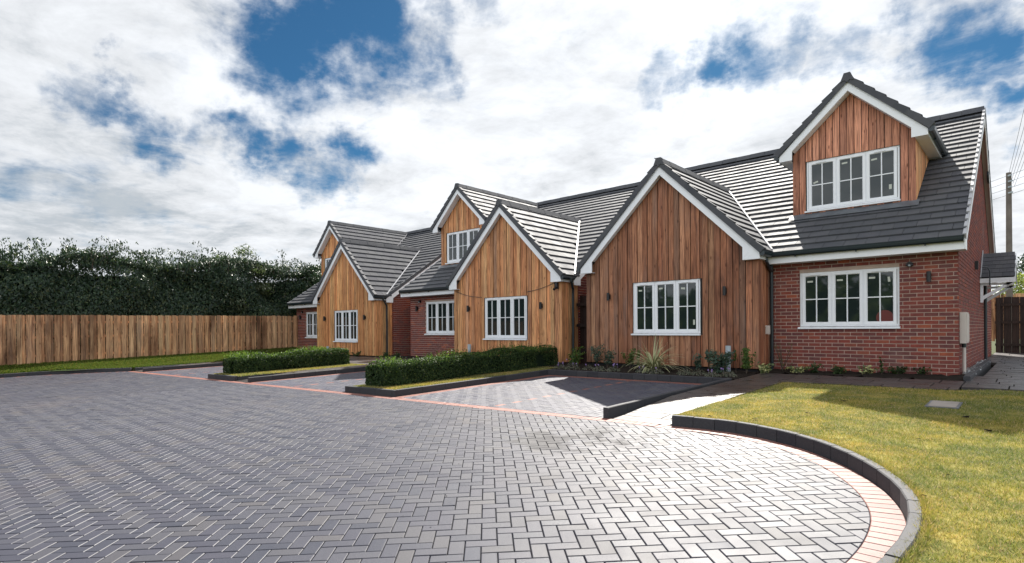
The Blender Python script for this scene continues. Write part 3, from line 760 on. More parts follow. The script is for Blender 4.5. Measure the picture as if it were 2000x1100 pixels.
for k in range(230):
    x, y, s = random.uniform(-1.0, -.83)+0, random.uniform(13.5, 18.6), random.uniform(.02, .04); 
    c = Vector((x+.02, y, zt(x, y)+.15+random.random()*.03)); vs = [c+Vector((random.gauss(0, 1), random.gauss(0, 1), random.gauss(0, .7))).normalized()*s for _ in range(6)]
    st.add(vs, [(0, 1, 2), (0, 2, 3), (3, 4, 5), (1, 4, 5), (2, 4, 0), (1, 3, 5)])
st.build('cobbles', 'cobble_white', kind='stuff', label='white and grey pebbles along the foot of the side wall', category='pebbles')

# ------------------------------------------------------------------ houses
YB, YG, YV, YD, YDV, YR, YF = 13.32, 12.57, 12.40, 14.34, 14.09, 18.78, 12.92
SL = 0.657; TH = math.atan(SL)
MG = (5.42-3.07)/2.384; MD = (6.888-5.475)/1.491
def mat_frame(o, ux, uy, uz):
    m = Matrix.Identity(4)
    for i in range(3): m[i][0] = ux[i]; m[i][1] = uy[i]; m[i][2] = uz[i]; m[i][3] = o[i]
    return m
TILE = {}
def tile_mesh(w):
    k = round(w, 3)
    if k not in TILE:
        m = MB(); g = .0035; x0, x1 = g, w-g
        m.add([(x0, 0, .010), (x1, 0, .010), (x1, .33, -.016), (x0, .33, -.016), (x0, .004, .046), (x1, .004, .046), (x1, .33, .006), (x0, .33, .006), (x0, 0, .042), (x1, 0, .042)],
              [(0, 3, 2, 1), (4, 5, 6, 7), (0, 1, 9, 8), (8, 9, 5, 4), (1, 2, 6, 5, 9), (3, 0, 8, 4, 7), (2, 3, 7, 6)])
        TILE[k] = m
    return TILE[k]
def tiles_on(o, ux, uy, length, rise, test, gauge=.29, cover=.375):
    """list of (matrix, width) for a slope; o eave corner, ux along the eave, uy up the slope"""
    uz = ux.cross(uy); 
    if uz.z < 0: uz = -uz
    n = max(1, round(length/cover)); w = length/n; out = []; nr = int(math.ceil(rise/gauge-.15))
    for r_ in range(nr):
        segs = [(k*w, w) for k in range(n)] if r_ % 2 == 0 else [(0, w/2)]+[(w/2+k*w, w) for k in range(n-1)]+[(length-w/2, w/2)]
        for s, ww in segs:
            p = o+ux*s+uy*(r_*gauge)+uz*random.uniform(-.0015, .0015)
            c = p+ux*(ww/2)+uy*.15
            if test(c): out.append((p, ux, uy, uz, ww))
    return out
def place_tiles(T, root, limit=300, tmat='tile_single'):
    T.sort(key=lambda t: (t[0]-CAMP).length); st = MB()
    for k, (p, ux, uy, uz, ww) in enumerate(T):
        m = tile_mesh(ww); right = ux.cross(uy).dot(uz) > 0
        if k < limit:
            key = ('m', round(ww, 3), right, tmat)
            if key not in TILE:
                me = m.mesh('roof_tile')
                if not right:
                    mm = MB(); mm.add([(ww-x, y, z) for x, y, z in m.v], [f[::-1] for f in m.f]); me = mm.mesh('roof_tile')
                me.materials.append(MATS[tmat]); TILE[key] = me
            ob = link('roof_tile', TILE[key], None, root)
            u = ux if right else -ux; q = p if right else p+ux*ww
            mt = mat_frame(q, u, uy, uz); ob.location = q-woff(root); ob.rotation_euler = mt.to_euler()
        else:
            vs = [p+ux*x+uy*y+uz*z for x, y, z in m.v]; st.add(vs, m.f if right else [f[::-1] for f in m.f])
    if st.v: st.build('roof_tile', 'tile_matt_field' if 'dry' in tmat else 'tile_field', root, kind='stuff')
def ridge_run(a, b_, root, mat='tile_single', w=.13, h=.11, step=.45, name='ridge_tile'):
    a, b_ = Vector(a), Vector(b_); d = b_-a; n = max(1, round(d.length/step)); s = d.length/n; d.normalize(); side = d.cross(Vector((0, 0, 1))).normalized(); upv = side.cross(d)
    prof = [(-w, -h), (-w*.42, .035), (w*.42, .035), (w, -h), (w-.03, -h-.01), (0, -.02), (-w+.03, -h-.01)]
    m = MB(); m.prism([side*x+upv*z for x, z in prof], d*(s-.006)); me = m.mesh(name); me.materials.append(MATS[mat])
    for k in range(n): link(name, me, None, root, loc=a+d*(k*s)+upv*(.004 if k % 2 else 0))
def rake_caps(a, b_, outd, root, mat='verge_dark', step=.3, w=.10, h=.10, name='verge_cap'):
    """stepped caps from a (low) to b (high); outd points outwards from the roof"""
    a, b_ = Vector(a), Vector(b_); d = b_-a; n = max(1, round(d.length/step)); s = d.length/n; d.normalize(); outd = Vector(outd); upv = d.cross(outd).normalized()
    if upv.z < 0: upv = -upv
    m = MB(); V = []
    for t, hh in ((0, .055), (s+.02, .022)):
        for x, z in ((.02, -h+.01), (.02, hh), (-w, hh), (-w, -.02)): V.append(d*t+outd*x+upv*z)
    m.add(V, [(0, 1, 2, 3), (7, 6, 5, 4), (0, 4, 5, 1), (1, 5, 6, 2), (2, 6, 7, 3), (3, 7, 4, 0)]); me = m.mesh(name); me.materials.append(MATS[mat])
    for k in range(n): link(name, me, None, root, loc=a+d*(k*s))

def window(root, cx, z0, z1, hw, yf, sticks=(), trick=(0, 2)):
    """three casements, face at y=yf; z0 bottom of frame above the sill"""
    o = (cx, yf, z0); W = MB()
    fr = .035
    W.box(cx-hw, cx+hw, yf, yf+.06, z0, z0+fr); W.box(cx-hw, cx+hw, yf, yf+.06, z1-fr, z1)
    for s in (-1, 1): W.box(cx+s*hw, cx+s*(hw-fr), yf+.001, yf+.06, z0+fr, z1-fr)
    ww = (2*hw-2*fr)/3
    for k in (1, 2): x = cx-hw+fr+k*ww; W.box(x-.012, x+.012, yf+.002, yf+.06, z0+fr, z1-fr)
    wo = W.build('window', 'upvc', root)
    for k in range(3):
        x0 = cx-hw+fr+k*ww+.010; x1 = x0+ww-.020; a, b_ = z0+fr-.006, z1-fr+.006; s = .062; ys = yf-.014; S = MB(); ch = .012
        outer = [(x0, a), (x1, a), (x1, b_), (x0, b_)]; mid = [(x0+s-ch, a+s-ch), (x1-s+ch, a+s-ch), (x1-s+ch, b_-s+ch), (x0+s-ch, b_-s+ch)]; inn = [(x0+s, a+s), (x1-s, a+s), (x1-s, b_-s), (x0+s, b_-s)]
        vs = [(x, yf+.03, z) for x, z in outer]+[(x, ys, z) for x, z in outer]+[(x, ys, z) for x, z in mid]+[(x, ys+.018, z) for x, z in inn]+[(x, yf+.04, z) for x, z in inn]
        fs = []
        for i in range(4):
            j = (i+1) % 4
            for l in range(4): fs.append((l*4+i, l*4+j, l*4+4+j, l*4+4+i))
        S.add(vs, fs)
        xm, zm = (x0+x1)/2, (a+b_)/2; bw = .0105
        S.box(xm-bw, xm+bw, ys+.004, yf+.022, a+s, b_-s); S.box(x0+s, x1-s, ys+.0055, yf+.022, zm-bw, zm+bw)
        S.build('casement', 'upvc', wo)
        for (xa, xb, za, zb) in ((x0+s, xm-bw, a+s, zm-bw), (xm+bw, x1-s, a+s, zm-bw), (x0+s, xm-bw, zm+bw, b_-s), (xm+bw, x1-s, zm+bw, b_-s)):
            pm = MB(); pm.box(xa-.004, xb+.004, yf+.012, yf+.018, za-.004, zb+.004); po = pm.build('pane', 'glass', wo)
        if k in trick:
            T = MB(); xt = (x0+x1)/2-.02; T.box(xt-.11, xt+.11, ys-.012, ys, b_-.034, b_-.018); T.box(xt-.10, xt+.10, ys-.016, ys-.012, b_-.038, b_-.034); T.build('trickle_vent', 'upvc_soft', wo)
    S = MB(); S.prism([(cx-hw-.03, yf+.06, z0-.002), (cx-hw-.03, yf-.085, z0-.022), (cx-hw-.03, yf-.085, z0-.055), (cx-hw-.03, yf+.06, z0-.055)], (2*hw+.05, 0, 0)); S.build('sill', 'upvc', wo)
    for (k, fx, fz, sw, sh, tilt) in sticks:
        x0 = cx-hw+fr+k*ww; px_, pz = x0+ww*fx, z0+(z1-z0)*fz; c, s_ = math.cos(tilt), math.sin(tilt)
        q = [(-sw, -sh), (sw, -sh), (sw, sh), (-sw, sh)]; m = MB(); m.prism([(px_+x*c-z*s_, yf+.010, pz+x*s_+z*c) for x, z in q], (0, .0015, 0)); m.build('sticker', 'sticker', wo)
    return wo

def boards(root, c, hw, zb, apex, slope, y, wmat, win=None, width=.14, th=.03, ztopcap=None, zbf=None, seed=0):
    rr = random.Random(seed); n = max(1, round(2*hw/width)); w = 2*hw/n; xs = [c-hw+w*k for k in range(n+1)]
    cuts = sorted(set([round(x, 4) for x in xs])); segs = list(zip(cuts, cuts[1:]))
    if win:
        x0, x1, z0, z1 = win; new = []
        for a, b_ in segs:
            cc = [a]+[t for t in (x0, x1) if a+.02 < t < b_-.02]+[b_]; new += list(zip(cc, cc[1:]))
        segs = new
    top = lambda x: min(apex-slope*abs(x-c), ztopcap if ztopcap else 1e9)
    for k, (a, b_) in enumerate(segs):
        g = .0075; a1, b1 = a+g, b_-g; yo = y+rr.uniform(0, .004)+(.016 if k % 2 else 0); mid = (a+b_)/2
        spans = [(None, None)]
        bz = (lambda x: zb) if zbf is None else zbf
        if win and win[0]-.03 < mid < win[1]+.03: spans = [('b', win[2]), ('t', win[3])]
        for kind, zz in spans:
            pts = [a1, b1]
            if a1 < c < b1: pts = [a1, c, b1]
            if kind == 'b': poly = [(a1, bz(a1)), (b1, bz(b1)), (b1, zz), (a1, zz)]
            else:
                lo = zz if kind == 't' else None
                poly = [(a1, lo or bz(a1)), (b1, lo or bz(b1))]+[(x, top(x)) for x in pts[::-1]]
            if max(p[1] for p in poly)-min(p[1] for p in poly) < .03 or poly[-1][1] <= poly[0][1]: continue
            MB().prism([(x, yo, z) for x, z in poly], (0, th-(yo-y), 0)).build('cladding_board', wmat, root)

def bargeboard(root, c, y, ztip, slope, he, dep, foot, zfoot, name='bargeboard', mat='upvc'):
    """two rake boards with boxed feet, meeting at a mitre"""
    for s in (-1, 1):
        x1 = he-.07; o = lambda x: ztip-.065-slope*x; i_ = lambda x: ztip-.065-dep-slope*x
        poly = [(0, o(0)), (x1, o(x1)), (x1, zfoot), (x1-foot, zfoot), (x1-foot, i_(x1-foot)), (0, i_(0))]
        MB().prism([(c+s*x, y, z) for x, z in poly], (0, .022, 0)).build(name, mat, root)

def bricks(root, rect, y, opening, dirx, limit, seed, red_rows=(), at='y'):
    """stretcher bond on a wall; rect (a0,a1,z0,z1) along x (at='y') or along y (at='x', plane x=y)"""
    a0, a1, z0, z1 = rect; rr = random.Random(seed); L_ = []; r_ = 0; z = z0
    while z < z1-.02:
        off = 0 if r_ % 2 == 0 else -.1125; a = a0+off
        while a < a1-.01:
            s0, s1 = max(a, a0), min(a+.211, a1); zz0, zz1 = z, min(z+.061, z1 if not callable(opening) else z+.061)
            parts = [(s0, s1)]
            if opening and not callable(opening):
                ox0, ox1, oz0, oz1 = opening
                if zz1 > oz0 and zz0 < oz1: parts = [(max(s0, p0), min(s1, p1)) for p0, p1 in ((a0, ox0), (ox1, a1))]
            for p0, p1 in parts:
                if p1-p0 > .02 and not (callable(opening) and not opening((p0+p1)/2, zz1)): L_.append((p0, p1, zz0, zz1))
            a += .225
        z += .075; r_ += 1
    def mk(m, b_):
        p0, p1, q0, q1 = b_; j = rr.uniform(-.0015, .0015)
        if at == 'y': m.box(p0, p1, y+j, y+.02, q0, q1)
        else: m.box(y+j, y-.02, p0, p1, q0, q1)
    cp = lambda b_: (Vector(((b_[0]+b_[1])/2, y, b_[2])) if at == 'y' else Vector((y, (b_[0]+b_[1])/2, b_[2])))-CAMP
    L_.sort(key=lambda b_: cp(b_).length); st = MB()
    for k, b_ in enumerate(L_):
        if k < limit: m = MB(); mk(m, b_); m.build('brick', 'brick_single', root)
        else: mk(st, b_)
    if st.v: st.build('brick', 'brick_field', root, kind='stuff')

def gutter(root, a, b_, outd, name='gutter'):
    a, b_, outd = Vector(a), Vector(b_), Vector(outd); d = b_-a
    prof = [(0, 0), (0, -.06), (.02, -.095), (.075, -.10), (.105, -.075), (.112, -.035), (.108, -.03), (.112, .0), (.10, .0), (.098, -.05), (.07, -.08), (.025, -.078), (.012, -.05), (.012, 0)]
    m = MB(); n = len(prof); P = [outd*x+Vector((0, 0, z)) for x, z in prof]
    m.add([a+p for p in P]+[b_+p for p in P], [(i, (i+1) % n, n+(i+1) % n, n+i) for i in range(n)])
    for e in (a, b_):
        t = d.normalized()*(.012 if e is a else -.012); pr = [outd*x+Vector((0, 0, z)) for x, z in prof[:9]]
        m.prism([e+p for p in pr], t)
    o = m.build(name, 'gutter_black', root)
    k = int(d.length/.9)
    for i in range(k):
        q = a+d*((i+.5)/k)+outd*.03; s = d.normalized(); bm_ = MB(); bm_.prism([q-s*.012+Vector((0, 0, -.085)), q-s*.012+outd*.05+Vector((0, 0, -.105)), q-s*.012+outd*.05+Vector((0, 0, -.125)), q-s*.012+Vector((0, 0, -.125))], s*.024).build('gutter_bracket', 'gutter_black', o)
    return o

def wall_light(root, x, y, z):
    m = MB(); m.box(x-.035, x+.035, y-.02, y, z-.06, z+.06); m.tube([(x, y-.065, z-.10), (x, y-.065, z+.10)], .036, 14); m.box(x-.015, x+.015, y-.05, y-.015, z-.02, z+.02); m.build('wall_light', 'black_metal', root)
def dome_sensor(root, x, y, z):
    m = MB(); m.tube([(x, y, z), (x, y-.05, z)], [.055, .05], 14); m.tube([(x-.06, y-.055, z-.012), (x+.06, y-.055, z-.012)], .022, 10); b = m.build('camera', 'black_metal', root)
    m = MB(); m.tube([(x, y-.05, z-.02), (x, y-.085, z-.025)], [.032, .012], 12); m.build('lens', 'plastic_grey', b)

def house(XA, sg, dz, wmat, dmat, du, label, sticks, seed, wb):
    H = lambda u: XA+sg*u
    gc, dc, bc = H(2.24), H(du), H(5.985); zb = zt(gc, 13.3)
    root = thing('brick_house', (H(3.9), YB, zb), label, 'house', 'timber fronted brick houses in a row')
    Z = lambda z: z+dz
    x0, x1 = min(H(0), H(7.803)), max(H(0), H(7.803))
    # --- main body
    rf = lambda y: Z(3.07)+SL*(y-12.96)
    body = MB().prism([(x0+.012, YB+.07, zb-.2), (x0+.012, 24.2, zb-.2), (x0+.012, 24.2, Z(3.15)), (x0+.012, YR, Z(6.93)-.13), (x0+.012, YB+.07, rf(YB+.07)-.13)], (x1-x0-.024, 0, 0)).build('wall', 'mortar', root)
    bx0, bx1 = min(H(4.475), H(7.791)), max(H(4.475), H(7.791)); wz0, wz1 = Z(1.435)-.04, Z(2.59); op = (bc-.905, bc+.905, wz0, wz1)
    sk = MB(); ys = YB+.008; zt_ = Z(2.98)
    for q in ((bx0, op[0], zb-.2, zt_), (op[1], bx1, zb-.2, zt_), (op[0], op[1], zb-.2, op[2]), (op[0], op[1], op[3], zt_)): sk.box(q[0], q[1], ys, YB+.069, q[2], q[3])
    fw_ = sk.build('front_wall', 'mortar', root)
    bricks(fw_, (bx0, bx1+.011 if sg > 0 else bx1, zb-.02, zt_-.01) if sg > 0 else (bx0-.011, bx1, zb-.02, zt_-.01), YB, op, 0, 300, seed)
    window(root, bc, wz0+.04, wz1, .9, YB+.03, sticks[0])
    # --- side wall that faces right
    if sg > 0:
        sw = MB().box(x1-.013, x1-.011, YB+.02, 24.2, zb-.2, zb).build('side_wall', 'mortar', root)
        bricks(sw, (YB, 24.2, zb-.02, Z(6.9)), x1, lambda a, z: z < min(rf(a), Z(6.93)-SL*(a-YR))-.16, 0, 0, seed+5, at='x')
    else:
        sw = MB().box(x1-.013, x1-.011, YB+.02, 24.2, zb-.2, zb).build('side_wall', 'mortar', root)
        bricks(sw, (YB, 17.5, zb-.02, Z(5.6)), x1, lambda a, z: z < rf(a)-.16, 0, 0, seed+5, at='x')
    # --- gable bay
    ga, gs = Z(5.10), MG; wt = lambda x: ga-gs*abs(x-gc)-.01; zwb = zt(gc, 12.6)+wb
    bay = MB(); he_ = 2.21
    bay.prism([(gc-he_, YG+.08, zb-.1), (gc+he_, YG+.08, zb-.1), (gc+he_, YG+.08, wt(gc+he_)), (gc, YG+.08, wt(gc)), (gc-he_, YG+.08, wt(gc+he_))], (0, 3.4, 0))
    gw = (gc+.04-.885, gc+.04+.885, Z(1.298)-.045, Z(2.552)+.005)
    for q in ((gc-he_, gw[0], None), (gw[1], gc+he_, None)):
        bay.prism([(q[0], YG+.031, zwb), (q[1], YG+.031, zwb), (q[1], YG+.031, wt(q[1])), (q[0], YG+.031, wt(q[0]))], (0, .05, 0))
    bay.box(gw[0], gw[1], YG+.031, YG+.08, zwb, gw[2]); bay.prism([(gw[0], YG+.031, gw[3]), (gw[1], YG+.031, gw[3]), (gw[1], YG+.031, wt(gw[1])), (gc, YG+.031, wt(gc)), (gw[0], YG+.031, wt(gw[0]))], (0, .05, 0))
    bo = bay.build('gable_bay', 'wood_back', root)
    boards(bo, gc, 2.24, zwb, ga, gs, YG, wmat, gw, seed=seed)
    # boards on the bay's right return
    sx = gc+2.24; n = 5; w = (YB-YG-.01)/n
    for k in range(n):
        a = YG+.012+w*k
        MB().box(sx-.03, sx-.002-(.005 if k % 2 else 0), a, a+w-.006, zwb, Z(2.89)).build('cladding_board', wmat, bo)
    window(root, gc+.04, gw[2]+.045, gw[3]-.005, .875, YG+.045, sticks[1])
    # plinth under the boards
    MB().box(gc-2.19, gc+2.19, YG+.02, YG+.07, zb-.1, zwb-.03).build('plinth', 'roof_felt', root)
    # --- roofs
    ux = Vector((1, 0, 0)); uy = Vector((0, math.cos(TH), math.sin(TH)))
    vx0, vx1 = x0-.12, x1+.12
    mz = lambda y: rf(y)
    def t_main(c):
        if abs(c.x-gc) < 2.384 and Z(5.42)-MG*abs(c.x-gc) > mz(c.y)+.10: return False
        if abs(c.x-dc) < 1.1 and c.y > YD+.15 and Z(6.888)-MD*abs(c.x-dc) > mz(c.y)+.05: return False
        if abs(c.x-dc) < 1.3 and Z(6.888)-MD*abs(c.x-dc) > mz(c.y)+.05 and mz(c.y) > Z(5.5): return False
        return True
    T = tiles_on(Vector((vx0, YF, rf(YF)-.035)), ux, uy, vx1-vx0, 7.05, t_main)
    deck = MB(); t_ = -.045
    deck.prism([(vx0+.03, YF+.03, rf(YF)+t_), (vx0+.03, YR, Z(6.93)+t_), (vx0+.03, 24.75, Z(3.0)+t_), (vx0+.03, 24.75, Z(2.93)+t_), (vx0+.03, YR, Z(6.85)+t_), (vx0+.03, YF+.03, rf(YF)-.06+t_)], (vx1-vx0-.06, 0, 0))
    ro = deck.build('roof', 'roof_felt', root)
    rb = MB(); rb.prism([(vx0+.03, YR+.02, Z(6.93)-.02), (vx0+.03, 24.9, Z(2.98)), (vx0+.03, 24.9, Z(2.94)), (vx0+.03, YR+.02, Z(6.89)-.02)], (vx1-vx0-.06, 0, 0)); rb.build('rear_slope', 'tile_single', ro)
    def gslopes(c, he, ztip, slope, yf, ybk, hm):
        out = []
        zl = ztip-slope*he; ln = math.hypot(he, slope*he)
        for s in (1, -1):
            o = Vector((c+s*he, yf+.02, Z(zl)-.03)); v = Vector((-s*he, 0, slope*he)).normalized()
            out += tiles_on(o, Vector((0, 1, 0)), v, ybk-yf, ln, lambda q: q.z > mz(q.y)-.06 and (s > 0))
        # deck
        for s in (1, -1):
            yb2 = lambda z: YF+(z-rf(YF))/SL
            za, zb_ = Z(zl)-.06, Z(ztip)-.06
            P = [(c+s*(he-.03), yf+.02, za), (c, yf+.02, zb_), (c, min(yb2(zb_)+.3, YR), zb_), (c+s*(he-.03), yb2(za)+.35, za)]
            P2 = [(x, y, z-.05) for x, y, z in P]; m = MB(); m.add(P+P2, [(0, 1, 2, 3), (7, 6, 5, 4), (0, 4, 5, 1), (1, 5, 6, 2), (2, 6, 7, 3), (3, 7, 4, 0)])
            m.build('roof_deck', 'tile_single' if s < 0 else 'roof_felt', ro)
        return out
    yrg = YF+(Z(5.42)-rf(YF))/SL
    T += gslopes(gc, 2.384, 5.42, MG, YV, yrg+.1, 0)
    T += gslopes(dc, 1.491, 6.888, MD, YDV, YR, 1)
    place_tiles(T, ro, 300, 'tile_dry' if XA < -15 else 'tile_single')  # farthest house takes the rougher, less glossy tiles
    ridge_run((vx0, YR, Z(6.93)+.03), (vx1, YR, Z(6.93)+.03), ro)
    ridge_run((gc, YV-.01, Z(5.42)+.02), (gc, yrg+.02, Z(5.42)+.02), ro, step=.42)
    ridge_run((dc, YDV-.01, Z(6.888)+.02), (dc, YR-.05, Z(6.888)+.02), ro, step=.42)
    for c, y, zz in ((gc, YV, 5.42), (dc, YDV, 6.888)):
        m = MB(); m.prism([(c-.135, y-.035, Z(zz)-.13), (c-.06, y-.035, Z(zz)+.06), (c+.06, y-.035, Z(zz)+.06), (c+.135, y-.035, Z(zz)-.13), (c+.05, y-.035, Z(zz)-.10), (c, y-.035, Z(zz)-.15), (c-.05, y-.035, Z(zz)-.10)], (0, .10, 0)); m.build('ridge_end_cap', 'verge_dark', ro)
    for c, he, ztip, sl_, y in ((gc, 2.384, 5.42, MG, YV), (dc, 1.491, 6.888, MD, YDV)):
        for s in (-1, 1): rake_caps((c+s*(he+.01), y, Z(ztip-sl_*he)-.015), (c+s*.06, y, Z(ztip)-.015-sl_*.06), (0, -1, 0), ro)
    # main verges
    for x, s in ((vx0, -1), (vx1, 1)):
        dark = (s > 0 and sg < 0)
        rake_caps((x, YF+.02, rf(YF)-.02), (x, YR, Z(6.93)-.005), (s, 0, 0), ro, mat='verge_dark' if dark else 'valley_white', w=.03 if not dark else .08, h=.08)
        if s > 0: rake_caps((x, 24.8, Z(3.0)), (x, YR, Z(6.93)), (s, 0, 0), ro, mat='verge_dark', w=.10)
        q = [(x-s*.012, YF+.03, rf(YF)-.07), (x-s*.012, YR, Z(6.93)-.07), (x-s*.012, 24.75, Z(3.0)-.07), (x-s*.012, 24.75, Z(3.0)-.30), (x-s*.012, YR, Z(6.93)-.30), (x-s*.012, YF+.36, rf(YF+.36)-.30), (x-s*.012, YF+.36, Z(2.80)), (x-s*.012, YF+.05, Z(2.80))]
        MB().prism(q[:2]+[q[4], q[5], q[6], q[7]], (s*.02, 0, 0)).build('bargeboard', 'upvc', ro); MB().prism([q[1], q[2], q[3], q[4]], (s*.02, 0, 0)).build('bargeboard', 'upvc', ro)
        xs_ = sorted((x-s*.012, x-s*.115)); so_ = MB()
        so_.prism([(xs_[0], YR, Z(6.93)-.19), (xs_[0], 24.7, Z(3.0)-.19), (xs_[0], 24.7, Z(3.0)-.21), (xs_[0], YR, Z(6.93)-.21)], (xs_[1]-xs_[0], 0, 0)); so_.build('soffit', 'plastic_cream', ro)
    # fascia, soffit, gutters of the main eave on the brick side
    e0, e1 = (gc+2.31, vx1-.012) if sg > 0 else (vx0+.012, gc-2.31)
    MB().box(e0, e1, YF+.055, YF+.075, Z(2.80), Z(2.99)).build('fascia', 'upvc', ro)
    MB().box(e0, e1, YF+.075, YB+.0, Z(2.802), Z(2.815)).build('soffit', 'upvc_soft', ro)
    gutter(ro, (e0, YF+.055, Z(3.035)), (e1-.0, YF+.055, Z(3.035)), (0, -1, 0))
    # gable bay trim
    bargeboard(ro, gc, YV+.02, Z(5.42), MG, 2.384, .275, .36, Z(2.875))
    for s in (-1, 1):
        xo, xi = gc+s*2.314, gc+s*1.955
        MB().box(xo, xo-s*.02, YV+.042, YF+.04, Z(2.88), Z(3.02)).build('fascia', 'upvc', ro)
        MB().box(xo-s*.02, xi, YV+.042, YF+.30, Z(2.877), Z(2.89)).build('soffit', 'upvc_soft', ro)
        gutter(ro, (gc+s*2.314, YV+.0, Z(3.035)), (gc+s*2.314, YF+.02, Z(3.035)), (s, 0, 0))
        P = [(gc+s*1.955, YV+.042, Z(5.10)-MG*1.955), (gc, YV+.042, Z(5.10)), (gc, YG-.002, Z(5.10)), (gc+s*1.955, YG-.002, Z(5.10)-MG*1.955)]
        m = MB(); m.add(P+[(x, y, z+.015) for x, y, z in P], [(0, 1, 2, 3), (7, 6, 5, 4), (0, 4, 5, 1), (2, 6, 7, 3)]); m.build('soffit', 'upvc_soft', ro)
    # valleys
    for c, he, ztip, s in ((gc, 2.384, 5.42, 1), (gc, 2.384, 5.42, -1)):
        a = Vector((c+s*he, YF+.05, rf(YF+.05)+.03)); b_ = Vector((c, yrg, Z(5.42)+.03)); d = (b_-a).normalized(); sd = Vector((s*.5, -.6, .2)); sd = (sd-d*sd.dot(d)).normalized()*.022; nn = d.cross(sd).normalized()*.02
        if nn.z < 0: nn = -nn
        MB().prism([a-sd-nn, a+sd-nn, a+sd+nn, a-sd+nn], b_-a).build('valley_trim', 'valley_white', ro)
    if sg < 0:
        a = Vector((dc+1.46, 16.6, rf(16.6)+.03)); b_ = Vector((dc, YR-.05, Z(6.888)+.02)); d = (b_-a).normalized(); sd = (Vector((.5, -.6, .2))-d*Vector((.5, -.6, .2)).dot(d)).normalized()*.02; nn = Vector((0, -.3, 1)).normalized()*.02
        MB().prism([a-sd-nn, a+sd-nn, a+sd+nn, a-sd+nn], b_-a).build('valley_trim', 'valley_white', ro)
    # --- dormer
    hw = 1.196; da = Z(6.888)-.32; dt = lambda x: da-MD*abs(x-dc)-.01; db = rf(YD)+.03; dh = hw-.02
    D_ = MB(); D_.prism([(dc-dh, YD+.07, db-.25), (dc+dh, YD+.07, db-.25), (dc+dh, YD+.07, dt(dc+dh)), (dc, YD+.07, dt(dc)), (dc-dh, YD+.07, dt(dc+dh))], (0, 4.2, 0))
    dw = (dc-.91, dc+.91, Z(4.12)-.045, Z(5.245)+.003)
    for q in ((dc-dh, dw[0]), (dw[1], dc+dh)): D_.prism([(q[0], YD+.031, db-.1), (q[1], YD+.031, db-.1), (q[1], YD+.031, dt(q[1])), (q[0], YD+.031, dt(q[0]))], (0, .04, 0))
    D_.box(dw[0], dw[1], YD+.031, YD+.07, db-.1, dw[2]); D_.prism([(dw[0], YD+.031, dw[3]), (dw[1], YD+.031, dw[3]), (dw[1], YD+.031, dt(dw[1])), (dc, YD+.031, dt(dc)), (dw[0], YD+.031, dt(dw[0]))], (0, .04, 0))
    do = D_.build('dormer', 'wood_back', root)
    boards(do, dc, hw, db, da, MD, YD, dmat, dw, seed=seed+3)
    window(root, dc, dw[2]+.045, dw[3]-.003, .9, YD+.045, sticks[2])
    # right cheek
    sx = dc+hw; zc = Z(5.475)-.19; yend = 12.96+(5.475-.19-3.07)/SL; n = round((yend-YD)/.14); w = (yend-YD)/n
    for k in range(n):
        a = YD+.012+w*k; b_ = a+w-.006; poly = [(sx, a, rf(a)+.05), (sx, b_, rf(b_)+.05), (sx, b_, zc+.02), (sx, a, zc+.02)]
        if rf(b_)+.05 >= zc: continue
        MB().prism(poly, (-.03, 0, 0)).build('cladding_board', 'wood_M', do)  # paler boards paint in light bounced off the sunlit roof
    MB().prism([(dc-hw-.05, YD-.16, rf(YD-.16)+.03), (dc+hw+.05, YD-.16, rf(YD-.16)+.03), (dc+hw+.05, YD+.02, rf(YD+.02)+.05), (dc-hw-.05, YD+.02, rf(YD+.02)+.05)], (0, 0, .012)).build('apron_flashing', 'lead', do)
    bargeboard(ro, dc, YDV+.02, Z(6.888), MD, 1.491, .25, .28, zc)
    for s in (-1, 1):
        xo, xi = dc+s*1.421, dc+s*hw
        yl = 12.96+(5.4-3.07)/SL
        MB().box(xo, xo-s*.02, YDV+.042, yl+.1, zc+.003, zc+.14).build('fascia', 'upvc', ro)
        MB().box(xo-s*.02, xi, YDV+.042, yl, zc+.002, zc+.016).build('soffit', 'upvc_soft', ro)
        gutter(ro, (xo, YDV, Z(5.475)-.04), (xo, yl+.1, Z(5.475)-.04), (s, 0, 0))
        P = [(dc+s*1.14, YDV+.042, da-MD*1.14), (dc, YDV+.042, da), (dc, YD-.002, da), (dc+s*1.14, YD-.002, da-MD*1.14)]
        m = MB(); m.add(P+[(x, y, z+.015) for x, y, z in P], [(0, 1, 2, 3), (7, 6, 5, 4), (0, 4, 5, 1), (2, 6, 7, 3)]); m.build('soffit', 'upvc_soft', ro)
    # --- lights on the bay and the brick
    for s in (-1.51, 1.52): wall_light(root, gc+s, YG-.002, Z(2.235))
    wall_light(root, H(7.36), YB, Z(2.36)); dome_sensor(root, H(7.06) if sg > 0 else H(7.2), YB, Z(2.62))
    return root, H, Z, gc, dc, bc, x0, x1, zb

